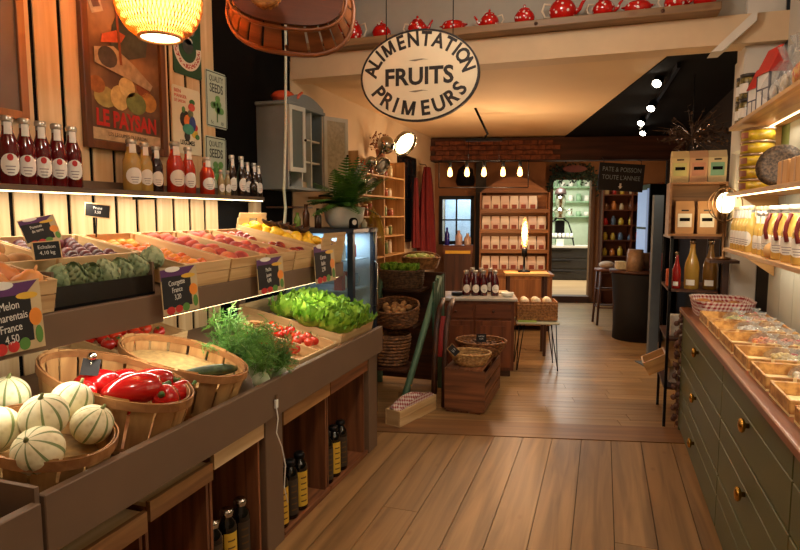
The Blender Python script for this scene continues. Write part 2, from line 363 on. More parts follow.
m = MB(); m.box(du0, du1, V3-.1, V3+.14, 0, dz0); struct(m.build('trim_6', DARKW('X'), None, R('Z', BT)))
m = MB(); m.box(.6, 3.4, V3+.13, 15.2, .0, dz0-.005); kf = struct(m.build('floor_kitchen', wood('kitchen_floor', (206, 172, 128), (180, 144, 100), 'X', 10), None, R('Z', BT)))
m = MB(); m.box(.6, 3.4, 15.0, 15.1, 0, 2.7).box(.5, .6, V3+.13, 15.1, 0, 2.7).box(3.4, 3.5, V3+.13, 15.1, 0, 2.7)
struct(m.build('wall_kitchen', mat('kitchen_wall', (206, 220, 196), .7, var=.06), None, R('Z', BT)))
m = MB(); m.box(.5, 3.5, V3+.13, 15.1, 2.7, 2.8); struct(m.build('ceiling_kitchen', WHITEP, None, R('Z', BT)))
area('kitchen_light', Bk(1.9, 13.2, 2.66), (0, 0, -1), .9, .9, 95, (1, .95, .86))
# ================================================================ produce display along the left wall
def FACE(loc, yaw=0, tilt=0): return T(*loc) @ R('Z', yaw+PI/2) @ R('X', PI/2-tilt)
AL = rad(11.86)
def LOW(x, y, z=0): return T(-1.40, y, .685) @ R('Y', AL) @ T(x, 0, z)       # x < 0 goes up towards the wall
AU = rad(12)
def UPP(x, y, z=0): return T(-1.622, y, 1.247) @ R('Y', AU) @ T(x, 0, z)
disp = thing('produce_display', 'long two-tier taupe painted produce display along the plank wall', 'display stand', T(-1.9, 2.4, 0))
DI = T(1.9, -2.4, 0)
def dpart(name, m, ma, bevel=0): return m.build(name, ma, disp, DI, bevel)
m = MB(); m.box(-1.40, -1.37, 1.135, 3.70, .645, .815); dpart('lower_fascia', m, TAUPE, .003)
m = MB(); m.box(-1.40, -1.37, -.6, 1.125, .63, .80); dpart('lower_fascia', m, TAUPE, .003)
m = MB(); m.box(-.93, 0, -.9, 3.69, -.02, 0, T(-1.41, 0, .685) @ R('Y', AL)); dpart('lower_shelf', m, TAUPE)
m = MB(); m.box(-2.0, -1.385, 1.118, 1.132, .60, .84); dpart('divider', m, TAUPE)
for y in (2.27, 3.52): m = MB(); m.box(-1.55, -1.40, y, y+.15, 0, .72); dpart('post', m, TAUPE, .003)
m = MB(); m.box(-1.64, -1.615, 1.90, 3.62, 1.15, 1.245); dpart('upper_fascia', m, TAUPE, .003)
m = MB(); m.box(-1.64, -1.615, -.6, 1.90, 1.135, 1.245); dpart('upper_fascia', m, TAUPE, .003)
m = MB(); m.box(-.62, 0, -.6, 3.62, -.02, 0, T(-1.645, 0, 1.243) @ R('Y', AU)); dpart('upper_shelf', m, TAUPE)
m = MB(); m.box(-2.28, -1.65, 3.60, 3.62, 1.15, 1.30); dpart('end_panel', m, TAUPE)
m = MB(); m.box(-1.66, -1.645, -.6, 3.6, 1.142, 1.146); dpart('led_strip', m, glow('led_glow', (255, 226, 170), 6))
for y in (1.44, 3.3): m = MB(); m.box(-2.26, -2.2, y, y+.06, .95, 1.3); dpart('bracket', m, TAUPE)

# ---- crates (thin pine boxes) on the upper tier
def crate(name, M, w, d, h, label, wood_=None, th=.008, group='pine crates on the upper tier', base=.012, cat='crate', handle=False):
    W = wood_ or CRATE
    c = thing(name, label, cat, M, group)
    if handle:
        for x in (-d, -th):
            m = MB(); m.box(x, x+th, .0, w, 0, h*.62).box(x, x+th, 0, w*.36, h*.62, h*.84).box(x, x+th, w*.64, w, h*.62, h*.84).box(x, x+th, w*.03, w*.97, h*.84, h); m.build('end_panel', W('Y'), c)
    else:
        for x, hh in ((-d, h), (-th, h)):
            m = MB(); m.box(x, x+th, 0, w, base, base+(hh-base)*.48).box(x, x+th, 0, w, base+(hh-base)*.52, hh); m.build('end_panel', W('Y'), c)
    hs = h*.62 if handle else h
    for y in (0, w-th): m = MB(); m.box(-d+th, -th, y, y+th, base, hs); m.build('side_panel', W('X'), c)
    m = MB(); m.box(-d, 0, 0, w, 0, base); m.build('base', W('Y'), c)
    for sx in (-d+th, -th*1-.016):
        for sy in (th, w-th-.016): m = MB(); m.box(sx, sx+.016, sy, sy+.016, base, hs); m.build('corner_block', W('Z'), c)
    return c
def fruit_mesh(name, r, ma, squash=.92, dimple=.12, lobes=0):
    def fn(v):
        k = 1-dimple*max(0, v.z)**8; a = math.atan2(v.y, v.x)
        cr = 1-.05*math.exp(-(a/.25)**2)*(1-abs(v.z)) if not lobes else 1-.04*(1-math.cos(a*lobes))*(1-v.z*v.z)
        return Vector((v.x*cr, v.y*cr, v.z*k))
    m = MB(); m.ball(r, r, r*squash, 16, 10, None, fn); return m.mesh(name, ma)
def one(name, me, M, label, cat, group=None): return tag(put(name, me, None, M), label, cat, group)
def rrot(rg): return Euler((rg.uniform(-.6, .6), rg.uniform(-.6, .6), rg.uniform(0, 6.28))).to_matrix().to_4x4()
def fill(meshes, name, M, x0, x1, y0, y1, r, z, label, cat, group, prob=1, rg=RNG, layers=1):
    """lay single fruits in staggered rows on a crate base"""
    n = 0
    for L_ in range(layers):
        i = 0; x = x0+r+L_*r
        while x <= x1-r+1e-4:
            y = y0+r+(r if (i+L_) % 2 else 0)
            while y <= y1-r+1e-4:
                if rg.random() < (prob if L_ == 0 else prob*.6):
                    one(name, meshes[n % len(meshes)], M @ T(x+rg.uniform(-.15, .15)*r, y+rg.uniform(-.1, .1)*r, z+r*.92+L_*r*1.5) @ rrot(rg), label, cat, group); n += 1
                y += 2.08*r
            x += 1.84*r; i += 1
PEACH = two('peach_skin', (150, 42, 40), (214, 128, 76), 9, .6, .36, .7, c3=(190, 78, 58))
NECT = two('nectarine_skin', (118, 20, 26), (196, 90, 48), 6, .3, .45, .75, coat=.2)
CH = .105
cr = {}
for nm, y0, y1, lab in [('apricot_crate', 2.02, 2.335, 'pine crate of apricots, left of the first peach crate'), ('peach_crate', 2.35, 2.635, 'pine crate of peaches behind the lowest purple price card'), ('peach_crate', 2.65, 2.94, 'pine crate of red peaches, third crate from the lemons'), ('nectarine_crate', 2.955, 3.225, 'pine crate of dark nectarines beside the lemon crate')]:
    cr[lab] = crate(nm, UPP(0, y0), y1-y0, .56, CH, lab)
pm = [fruit_mesh('peach', r, PEACH) for r in (.045, .042)]; nm_ = [fruit_mesh('nectarine', r, NECT) for r in (.038, .036)]
ap = [fruit_mesh('apricot', .027, two('apricot_skin', (206, 84, 22), (232, 150, 48), 8, .5))]
for y0, y1, g, me, nm, r in [(2.35, 2.635, 'peaches in the middle peach crate', pm, 'peach', .045), (2.65, 2.94, 'red peaches in the third crate', pm, 'peach', .045), (2.955, 3.225, 'nectarines beside the lemon crate', nm_, 'nectarine', .038)]:
    lab = {'peaches in the middle peach crate': 'blushed peach in the pine crate nearest the apricots', 'red peaches in the third crate': 'blushed peach in the pine crate beside the nectarines', 'nectarines beside the lemon crate': 'dark red nectarine in the crate beside the lemons'}[g]
    fill(me, nm, UPP(0, y0), -.545, -.012, .01, y1-y0-.01, r, .034, lab, nm, g, .93)
fill(ap, 'apricot', UPP(0, 2.02), -.545, -.012, .01, .305, .027, .038, 'small orange apricot in the leftmost of the apricot and peach crates', 'apricot', 'apricots in their crate', .85)
# lemon and banana crate at the far end
lc = crate('lemon_crate', UPP(.015, 3.235), .33, .60, .20, 'pine crate with handle holes holding lemons and bananas', None, .009, None, handle=True)
def lemon_fn(v): return Vector((v.x*(1-.25*abs(v.z)**3), v.y*(1-.25*abs(v.z)**3), v.z*(1.0+.12*abs(v.z)**6)))
m = MB(); m.ball(.03, .03, .043, 14, 12, None, lemon_fn); lm = m.mesh('lemon', two('lemon_skin', (240, 190, 30), (250, 206, 60), 40, .42, bump=.1))
rg = random.Random(5)
for i in range(7):
    for j in range(4):
        if i in (2, 3) and j > 1: continue
        one('lemon', lm, UPP(-.56+.074*i+(.02 if j % 2 else 0), 3.255+.055+.072*j, .105+(.02 if (i+j) % 2 else 0)) @ R('Z', rg.uniform(0, 3)) @ R('X', PI/2+rg.uniform(-.3, .3)), 'yellow lemon in the handled crate at the far end', 'lemon', 'lemons in the handled crate')
def banana_mesh():
    m = MB(); P = []; Rr = []
    for k in range(9):
        a = -.75+1.5*k/8; P.append((.11*math.sin(a), 0, .11*(1-math.cos(a)))); Rr.append([.005, .012, .015, .016, .0165, .016, .015, .011, .005][k])
    m.tube(P, Rr, 6); return m.mesh('banana', two('banana_skin', (52, 34, 22), (96, 60, 30), 30, .5))
bn = banana_mesh()
for i in range(5): one('banana', bn, UPP(-.44+.05*i, 3.40+.012*i, .155) @ R('Z', 1.1+.1*i) @ R('X', .2), 'dark overripe banana on the lemons, %s from the wall' % ['first', 'second', 'third', 'fourth', 'last'][i], 'banana', 'dark bananas on the lemons')
# ---- near end: potatoes, plums, onions, artichokes
crate('potato_crate', UPP(-.225, 1.0), .61, .345, CH, 'pine crate of potatoes behind the artichokes')
crate('plum_crate', UPP(-.225, 1.62), .39, .345, CH, 'pine crate of dark plums behind the artichokes')
crate('onion_crate', UPP(-.005, 1.0), .42, .212, CH, 'pine crate of yellow onions at the left edge')
def lump(seed, a):
    q = random.Random(seed); c = [(Vector((q.uniform(-1, 1), q.uniform(-1, 1), q.uniform(-1, 1))).normalized(), q.uniform(-a, a)) for _ in range(5)]
    def fn(v):
        s = 1+sum(w*max(0, v.dot(d))**2 for d, w in c); return v*s
    return fn
POT = two('potato_skin', (190, 142, 88), (150, 104, 60), 12, .8, bump=.2)
pot = []
for s_ in range(3): m = MB(); m.ball(.05, .036, .032, 14, 10, None, lump(s_, .22)); pot.append(m.mesh('potato', POT))
fill(pot, 'potato', UPP(-.225, 1.0), -.335, -.012, .012, .60, .042, .04, 'brown potato in the crate behind the artichokes', 'potato', 'potatoes in their crate', 1, random.Random(2))
PLUM = two('plum_skin', (62, 18, 26), (104, 36, 40), 9, .45, coat=.05)
plum = [fruit_mesh('plum', .027, PLUM, 1.1, 0)]
fill(plum, 'plum', UPP(-.225, 1.62), -.335, -.012, .012, .38, .028, .046, 'dark red plum in the crate behind the artichokes', 'plum', 'plums in their crate', .95, random.Random(4))
ON = two('onion_skin', (196, 120, 56), (222, 150, 80), 5, .45, bump=.1)
def onion_fn(v): return Vector((v.x, v.y, v.z*(.8 if v.z < .8 else 1.2)))
m = MB(); m.ball(.05, .05, .05, 18, 12, None, onion_fn).tube([(0, 0, .045), (.002, 0, .06), (.006, 0, .075)], [.012, .006, .003], 6); om = m.mesh('onion', ON)
for i in range(2):
    for j in range(4): one('onion', om, UPP(-.155+.098*i, 1.0+.06+.1*j, .072) @ rrot(RNG), 'large yellow onion in the crate at the left edge', 'onion', 'onions in their crate')
# artichoke tray: black bin let into the fascia
at = thing('artichoke_bin', 'black lined bin of artichokes let into the display front', 'bin', T(-1.74, 1.65, 1.245))
m = MB(); m.box(-.08, .092, -.215, .245, .0, .01); m.build('base', BLACK, at)
m = MB(); m.box(.084, .092, -.205, .235, .01, .075); m.build('front', mat('bin_dark', (30, 25, 22), .25, var=.1), at)
for y in (-.215, .235): m = MB(); m.box(-.08, .092, y, y+.01, .01, .125); m.build('side', MATS['taupe_paint'], at)
m = MB(); m.box(-.09, -.08, -.215, .245, 0, .085); m.build('back', BLACK, at)
m = MB(); m.box(-.08, .083, -.205, .235, .011, .04); m.build('false_bottom', BLACK, at)
ARTI = two('artichoke_green', (124, 144, 102), (172, 182, 140), 16, .6)
def artichoke():
    m = MB(); m.ball(.036, .036, .038, 12, 8)
    for ring in range(7):
        z = -.034+.0115*ring; rr = [.034, .042, .046, .045, .040, .031, .018][ring]; n = [7, 9, 10, 10, 9, 7, 5][ring]
        for k in range(n):
            a = 2*PI*(k+.5*(ring % 2))/n; L = .03; tiltv = [.9, .55, .35, .2, .05, -.1, -.2][ring]
            def fn(u, v, a=a, rr=rr, z=z, L=L, tv=tiltv):
                wd = .015*(1-(v*1.0)**2.2)*1.0+.0005; x = (u-.5)*2*wd; rad_ = rr+.004*math.sin(v*PI)+v*L*.25*tv-.25*v*v*.02; zz = z+v*L
                return (rad_*math.cos(a)-x*math.sin(a), rad_*math.sin(a)+x*math.cos(a), zz-abs(u-.5)*.004)
            m.grid(fn, 2, 3)
    m.tube([(0, 0, -.05), (0, 0, -.034)], .011, 8); return m.mesh('artichoke', ARTI)
am = artichoke()
for i, (px, py) in enumerate([(57, 280), (73, 277), (91, 276), (107, 274), (122, 271), (137, 268), (152, 259)]):
    p = atX(px, py, -1.715+.02*(i % 2)); one('artichoke', am, T(p.x, p.y, max(p.z, 1.33)) @ rrot(random.Random(i)) @ S(.93, .93, .93), 'green globe artichoke in the black bin, %s from the left' % ['first', 'second', 'third', 'fourth', 'fifth', 'sixth', 'last'][i], 'artichoke', 'artichokes in the black bin')
# ---- price cards and slates
CHALK = mat('chalk', (225, 222, 214), .9, var=.1, scale=60)
SLATE = mat('slate', (24, 23, 25), .7, var=.1)
PURPLE = mat('card_purple', (88, 40, 98), .6)
CARD = mat('card_cream', (196, 174, 132), .6)
PLAST = mat('yellow_print', (226, 178, 52), .5); REDP = mat('red_print', (196, 42, 36), .5); GREENP = mat('green_print', (86, 140, 56), .5); ORP = mat('orange_print', (234, 140, 40), .5)
def disc(cx, cy, rx, ry, z0=.0, z1=.0012, n=14): return [(cx+rx*math.cos(2*PI*k/n), cy+ry*math.sin(2*PI*k/n)) for k in range(n)]
def price_card(M, w, h, lines, label):
    c = thing('price_card', label, 'price card', M, 'purple topped price cards')
    m = MB(); m.box(-w/2, w/2, 0, h, 0, .002); m.build('card', CARD, c)
    m = MB(); m.prism([(-w/2, h*.72), (w*.22, h*.80), (w*.46, h*.99), (-w/2, h*.95)], .002, .0026); m.build('purple_band', PURPLE, c)
    m = MB(); m.prism(disc(-w*.18, h*.95, w*.2, h*.06), .0027, .0036); m.build('white_badge', WHITE, c)
    m = MB(); m.box(-w*.48, w*.30, h*.13, h*.80, .002, .0032); s = m.build('slate', SLATE, c)
    m = MB(); n = len(lines)
    for i, t in enumerate(lines): m.text(t, h*.16, T(-w*.09, h*(.61-.155*i), .0036) @ R('Z', .06), sx=.78, depth=.0004)
    m.build('chalk_lettering', CHALK, s)
    m = MB(); m.prism(disc(w*.36, h*.46, w*.12, h*.13), .0026, .0036); m.build('orange_picture', ORP, c)
    m = MB(); m.prism(disc(w*.24, h*.78, w*.2, h*.05), .0027, .0036); m.build('lemon_picture', PLAST, c)
    m = MB(); m.prism(disc(-w*.3, h*.08, w*.11, h*.085), .0027, .0036); m.build('tomato_picture', REDP, c); m = MB(); m.prism(disc(-w*.08, h*.09, w*.1, h*.08), .0027, .0036); m.build('tomato_picture', REDP, c)
    m = MB(); m.prism(disc(w*.12, h*.1, w*.1, h*.09), .0027, .0036); m.build('leaf_picture', GREENP, c); m = MB(); m.prism(disc(w*.4, h*.2, w*.07, h*.13), .0027, .0036); m.build('leaf_picture', GREENP, c)
    return c
def card_px(x0, x1, y0, y1, X, lines, label, tilt=.06, yaw=0):
    a = atX((x0+x1)/2, y1, X); b = atX((x0+x1)/2, y0, X); l = atX(x0, (y0+y1)/2, X); r = atX(x1, (y0+y1)/2, X)
    return price_card(FACE(a, yaw, tilt), (r.y-l.y), b.z-a.z, lines, label)
card_px(-10, 47, 281, 352, -1.578, ['Melon', 'Charentais', 'France', '4,50'], 'purple topped price card reading Melon, at the left edge')
card_px(164, 200, 266, 312, -1.578, ['Courgette', 'France', '3,20'], 'purple topped price card right of the artichokes')
card_px(259, 285, 257, 292, -1.578, ['Peche', 'jaune', '4,90'], 'purple topped price card under the middle of the peach crates')
card_px(316, 336, 244, 282, -1.578, ['Citron', 'Italie', '2,90'], 'narrow price card at the far end of the upper fascia')
def slate_tag(M, w, h, lines, label, stick=0, rim=CRATE('X'), cat='price tag'):
    c = thing('price_slate', label, cat, M, 'small chalk price slates')
    m = MB(); m.box(-w/2, w/2, 0, h, 0, .004); m.build('slate', SLATE, c)
    m = MB(); t = h*.06
    m.box(-w/2-t, w/2+t, -t, 0, -.001, .006).box(-w/2-t, w/2+t, h, h+t, -.001, .006).box(-w/2-t, -w/2, 0, h, -.001, .006).box(w/2, w/2+t, 0, h, -.001, .006); m.build('frame', rim, c)
    m = MB()
    for i, t_ in enumerate(lines): m.text(t_, h*.3, T(0, h*(.62-.34*i), .0045), depth=.0004)
    m.build('chalk_lettering', CHALK, c)
    if stick: m = MB(); m.tube([(0, -stick, -.003), (0, h*.5, -.003)], .003, 6); m.build('stick', BLACKM, c)
    return c
p = atX(97, 217, -2.12); slate_tag(FACE(p, -.35, .1) @ R('Z', -.12), .105, .055, ['Prune', '3,50'], 'small chalk slate standing on a stick above the plums', .09)
p = atX(48, 259, -1.79); slate_tag(FACE(p, -.3, .12) @ R('Z', .05), .085, .058, ['Echalion', '4,10 kg'], 'small chalk slate leaning in front of the potatoes')
p = atX(46, 243, -1.95); price_card(FACE(p, -.3, .3) @ R('Z', .2), .13, .10, ['Pommes', 'de terre'], 'tilted price card stuck among the potatoes')
# ================================================================ lower tier: bushel baskets

BASK = wood('basket_splint', (206, 162, 104), (168, 120, 70), 'Z', 20, .6, .12)
HOOP = wood('basket_hoop', (184, 130, 78), (140, 92, 50), 'X', 16, .6, .1)
def bushel(label, M, a, b, h, n=16, flare=.84, name='bushel_basket', group='splint bushel baskets on the lower tier', gap=.86):
    c = thing(name, label, 'basket', M, group)
    m = MB(); m.lathe([(1, 0), (1, .008)], 28, S(a*flare, b*flare, 1), False); m.build('base', HOOP, c)
    for k in range(n):
        t0 = 2*PI*k/n; dt = 2*PI/n*gap
        def fn(u, v, o=0):
            t = t0+dt*(u-.5); f = flare+(1-flare)*v**.8-o; return (a*f*math.cos(t), b*f*math.sin(t), .004+v*(h+.006*math.sin(k*5.1)))
        q = MB(); q.grid(lambda u, v: fn(u, v), 3, 4).grid(lambda u, v: fn(1-u, v, .022), 3, 4); q.build('splint', BASK, c)
    def ring(z, f, r, nm, flat=2.6):
        m = MB(); P = [(a*f*math.cos(2*PI*k/36), b*f*math.sin(2*PI*k/36), z) for k in range(36)]
        vs = []; fs = []
        for k in range(36):
            t = 2*PI*k/36
            for (dr, dz) in ((0, -r*flat), (r, -r*flat), (r, r*flat), (0, r*flat)): vs.append(((a*f+dr)*math.cos(t), (b*f+dr)*math.sin(t), z+dz))
        for k in range(36):
            for j in range(4): fs.append((k*4+j, ((k+1) % 36)*4+j, ((k+1) % 36)*4+(j+1) % 4, k*4+(j+1) % 4))
        m.add(vs, fs, None, False); m.build(nm, HOOP, c)
    ring(h-.012, 1.0, .005, 'rim_hoop', 3.2); ring(h-.012, .955, .004, 'inner_hoop', 3.2); ring(h*.12, .85, .003, 'lower_hoop', 2)
    return c
bushel('round splint basket of striped melons on the lower tier', LOW(-.225, 1.335, .004), .205, .185, .165)
bushel('oval splint basket of red peppers on the lower tier', LOW(-.325, 1.70, .004), .315, .18, .215, 18)
bushel('oval splint basket with one courgette on the lower tier', LOW(-.315, 2.065, .004), .295, .18, .215, 18)
# woven basket cut by the left edge
def wicker(label, M, a, b, h, name='wicker_basket', ma=None, group=None, flare=.8, rows=9, n=18, handle=0, ha=0):
    """woven basket: uprights and waved strands, rolled rim, optional hoop handle"""
    W = ma or two('wicker', (176, 122, 66), (120, 76, 38), 40, .6)
    c = thing(name, label, 'basket', M, group)
    m = MB(); m.lathe([(1, 0), (1, .008)], 24, S(a*flare, b*flare, 1), False); m.build('base', W, c)
    m = MB(); r = h/rows*.5
    for j in range(rows):
        v = (j+.5)/rows; f = flare+(1-flare)*v**.7; P = []
        for k in range(2*n):
            t = PI*k/n; d = .004*(1 if (k+j) % 2 else -1); P.append(((a*f+d)*math.cos(t), (b*f+d)*math.sin(t), .006+v*(h-.008)))
        m.tube(P, r, 5, True)
    tag(m.build('weave', W, c), kind='stuff')
    m = MB(); P = [(a*math.cos(2*PI*k/32), b*math.sin(2*PI*k/32), h+.002*(k % 2)) for k in range(32)]; m.tube(P, .009, 6, True); m.build('rim', W, c)
    if handle:
        m = MB(); P = [(a*math.cos(t)*math.cos(ha)*1.0-b*math.cos(t)*math.sin(ha)*0, b*math.cos(t)*math.sin(ha), h+handle*math.sin(t)) for t in [PI*k/14 for k in range(15)]]; m.tube(P, .009, 6); m.build('handle', W, c)
    return c
wicker('round wicker basket cut by the left edge in front of the melons', LOW(-.20, .92, .004), .16, .15, .10, rows=7)
# ---- melons
MEL = two('melon_skin', (212, 200, 152), (232, 222, 184), 50, .65, bump=.3, bumpd=.003, kind='vor', lo=.0, hi=.5)
MGR = mat('melon_stripe', (124, 138, 84), .6)
def melon_mesh(seed):
    m = MB(); q = lump(seed, .04)
    def fn(v):
        a = math.atan2(v.y, v.x); g = 1-.035*max(0, math.cos(a*9))**8*(1-v.z**4); w_ = q(v); return Vector((w_.x*g, w_.y*g, w_.z))
    m.ball(.075, .075, .072, 54, 18, None, fn, 0, lambda k: 1 if (k % 6) in (0,) else 0)
    return m.mesh('melon', [MEL, MGR])
sm = MB(); sm.tube([(0, 0, .068), (.003, 0, .078), (.008, 0, .088)], [.010, .006, .005], 7); stem_m = sm.mesh('stem', mat('stem_green', (120, 124, 70), .7))
rg = random.Random(11)
ML = [(44, 416, .95, .92, .35, .6, 'ribbed melon on top of the melon pile'), (38, 450, .885, .94, .8, .3, 'ribbed melon at the near rim, under the top melon'), (92, 424, .885, .86, .6, 1.9, 'ribbed melon at the rim beside the red peppers'), (72, 401, .945, .88, .5, 2.6, 'ribbed melon half hidden behind the top melon'), (8, 396, .945, .92, .2, 1.2, 'ribbed melon at the back cut by the left edge'), (-4, 430, .92, .92, .7, 4.2, 'ribbed melon low at the left edge of the photo')]
for i, (px, py, z, sc, rx, rz, lab) in enumerate(ML):
    mo_ = put('melon', melon_mesh(i), None, T(*atZ(px, py, z)) @ R('Z', rz) @ R('X', rx) @ S(sc, sc, sc))
    tag(mo_, lab, 'melon', 'striped melons in the basket'); put('stem', stem_m, mo_)
m = MB(); m.lathe([(.165, 0), (.165, .01)], 24, S(1, .9, 1)); tag(m.build('paper_liner', mat('straw', (180, 146, 92), .8, var=.25, scale=40), None, LOW(-.225, 1.335, .075)), 'straw coloured liner under the melons', 'liner')
# ---- red peppers
PEP = two('pepper_skin', (150, 10, 14), (188, 22, 20), 5, .16, coat=.6)
def pepper_mesh(seed):
    q = random.Random(seed); ph = q.uniform(0, 6); m = MB(); bend = q.uniform(-.25, .25)
    def fn(v):
        a = math.atan2(v.y, v.x); t = (v.z+1)/2; lob = 1-.10*(1-abs(math.cos(1.5*a+ph)))*1.2
        rr = (.72+.45*math.sin(t*PI*.62+.3))*lob; z = v.z-.25*max(0, v.z)**6*1.2
        return Vector((v.x*rr+bend*(1-t)**2, v.y*rr, z))
    m.ball(.043, .043, .092, 22, 14, None, fn); return m.mesh('pepper', PEP)
ps = MB(); ps.tube([(0, 0, .060), (.004, 0, .08), (.014, 0, .10)], [.016, .007, .008], 7); psm = ps.mesh('stem', mat('pepper_stem', (74, 104, 44), .6))
pl = [(-.20, 1.71, .20, 1.5, 2.6, 1.22, 'largest glossy red pepper, on top of the pepper basket'), (-.13, 1.79, .165, 1.0, .3, 1.0, 'red pepper at the aisle rim of the pepper basket'), (-.24, 1.85, .185, 1.5, 2.2, 1.0, 'red pepper on top beside the courgette basket'), (-.15, 1.87, .15, 1.2, 2.8, .9, 'red pepper low at the right rim of its basket'), (-.37, 1.66, .15, 1.5, .9, .9, 'small red pepper at the left rim of its basket'), (-.40, 1.75, .155, 1.4, 2.0, 1.0, 'red pepper at the back of the pepper basket'), (-.24, 1.68, .15, 1.5, 1.6, .95, 'red pepper low at the near rim of its basket'), (-.36, 1.84, .15, 1.4, .2, 1.0, 'red pepper at the back, nearest the courgette basket')]
pl = [(x+.02, y-.065, z+.025, rx, rz, sc, lab) for (x, y, z, rx, rz, sc, lab) in pl]
for i, (x, y, z, rx, rz, sc, lab) in enumerate(pl):
    o = tag(put('red_pepper', pepper_mesh(i), None, LOW(x, y, z) @ R('Z', rz) @ R('X', rx) @ S(sc, sc, sc)), lab, 'pepper', 'red peppers in the oval basket'); put('stem', psm, o)
p = LOW(-.40, 1.66, .25); t = thing('price_clip', 'metal clip with a slate standing in the pepper basket', 'price tag', p @ R('Z', .6))
m = MB(); m.ball(.017, .017, .017, 12, 8, T(0, 0, .03)); m.build('ball', CHROME, t)
m = MB(); m.box(-.03, .03, -.002, .002, -.04, .02, R('X', -.5)); m.build('slate', SLATE, t)
m = MB(); m.tube([(0, 0, -.12), (0, 0, .03)], .003, 6); m.build('pin', CHROME, t)
# ---- courgette
m = MB(); P = [(-.13+.26*k/10, .012*math.sin(k*.3), 0) for k in range(11)]
m.tube(P, [.012, .019, .022, .023, .024, .025, .025, .025, .023, .019, .008], 12)
cg = tag(m.build('courgette', two('courgette_skin', (32, 52, 26), (62, 84, 46), 30, .35), None, LOW(-.17, 2.06, .185) @ R('Z', 1.15)), 'dark green courgette lying alone in the oval basket', 'courgette')
m = MB(); m.tube([(-.15, 0, 0), (-.128, 0, 0)], [.008, .012], 8); m.build('blossom_end', mat('courgette_yellow', (216, 190, 60), .6), cg)
m = MB(); m.lathe([(1, 0), (1, .012)], 28, S(.262, .158, 1), False); tag(m.build('straw_liner', mat('straw', (180, 146, 92), .8, var=.25, scale=40), None, LOW(-.315, 2.065, .145)), 'flat cardboard liner under the courgette', 'liner')
# ---- fennel bunch: pale bulbs, stalks and feathery tops
fen = [(-.08, 2.34, -.15), (-.15, 2.42, .1), (-.06, 2.47, .25), (-.24, 2.36, -.1), (-.25, 2.50, .2), (-.34, 2.42, 0)]
FB_ = two('fennel_bulb', (206, 214, 184), (176, 196, 146), 20, .5); FF = two('fennel_frond', (60, 108, 38), (112, 164, 66), 8, .6); FS = mat('fennel_stalk', (132, 164, 92), .6)
for i, (x, y, lean) in enumerate(fen):
    q = random.Random(40+i); f = thing('fennel', ['fennel bulb with feathery top at the aisle edge of the bunch', 'fennel bulb with feathery top in the middle of the bunch', 'fennel bulb with feathery top drooping over the tomato side', 'fennel bulb with feathery top nearest the courgette basket', 'fennel bulb with feathery top nearest the tomatoes', 'fennel bulb with feathery top at the back of the bunch'][i], 'fennel', LOW(x, y, .10), 'fennel bunch beside the courgettes')
    m = MB()
    def ff(v): return Vector((v.x*(1-.3*max(0, v.z)), v.y*.75*(1-.3*max(0, v.z)), v.z))
    m.ball(.045, .045, .05, 14, 10, None, ff); m.build('bulb', FB_, f)
    sk = MB(); fr = MB()
    for s_ in range(7):
        az = q.uniform(0, 6.28); tl = q.uniform(.15, .85); L = q.uniform(.16, .26)
        if x > -.13: az = q.uniform(-1.0, 1.6) if q.random() < .6 else az
        d = Vector((math.cos(az)*math.sin(tl)-.12, math.sin(az)*math.sin(tl)+lean*.3-.22, math.cos(tl))).normalized(); P = []; p0 = Vector((0, 0, .03))
        for k in range(6): tt = k/5; P.append(p0+d*L*tt+Vector((0, 0, -.10*tt*tt*tl)))
        sk.tube(P, [.006, .005, .004, .003, .002, .0015], 5)
        for k in range(2, 6):
            for b_ in range(9):
                e = Vector((q.gauss(0, 1), q.gauss(0, 1), q.gauss(.15, .8))).normalized(); l2 = q.uniform(.03, .065); b0 = P[k]+(P[k-1]-P[k])*q.random()
                b1 = b0+e*l2; fr.tube([b0, b0+e*l2*.5+Vector((0, 0, .003)), b1], [.0012, .001, .0006], 3, smooth=False)
                for c_ in range(5):
                    g = (e+Vector((q.gauss(0, .7), q.gauss(0, .7), q.gauss(0, .7)))).normalized(); b2 = b0+e*l2*(.3+.7*q.random()); fr.tube([b2, b2+g*q.uniform(.012, .03)], [.0013, .0006], 3, smooth=False)
    tag(sk.build('stalks', FS, f), kind='stuff'); tag(fr.build('fronds', FF, f), kind='stuff')
# ---- tomato crates
m = MB(); m.box(-.72, -.005, 2.60, 3.66, -.05, -.002, T(0, 0, 0)); m.build('riser_board', TAUPE, disp, DI @ LOW(0, 0, .05))
TOM = two('tomato_skin', (176, 22, 16), (206, 60, 30), 5, .2, coat=.5)
def tomato(r):
    m = MB(); m.ball(r, r, r*.85, 16, 10, None, lambda v: Vector((v.x, v.y, v.z*(1-.15*max(0, v.z)**6)))); return m.mesh('tomato', TOM)
cal = MB()
for k in range(5):
    a = 2*PI*k/5; cal.add([(.004*math.cos(a+1.2), .004*math.sin(a+1.2), 0), (.004*math.cos(a-1.2), .004*math.sin(a-1.2), 0), (.02*math.cos(a), .02*math.sin(a), -.001)], [(0, 1, 2)])
cal.tube([(0, 0, 0), (.003, 0, .012)], .002, 5); calm = cal.mesh('calyx', mat('calyx_green', (66, 104, 40), .6))
tms = [tomato(.032), tomato(.029)]
TC = [('tomato_crate', LOW(-.045, 2.63, .06), .46, .44, .075, 'wide pine crate of tomatoes on the lower tier by the fennel'), ('tomato_crate', LOW(-.66, 2.05, .06), .50, .24, .075, 'pine crate of tomatoes behind the courgette basket')]
for nm, M, w_, d_, h_, lab in TC: crate(nm, M, w_, d_, h_, lab, None, .009, 'pine crates on the lower tier')
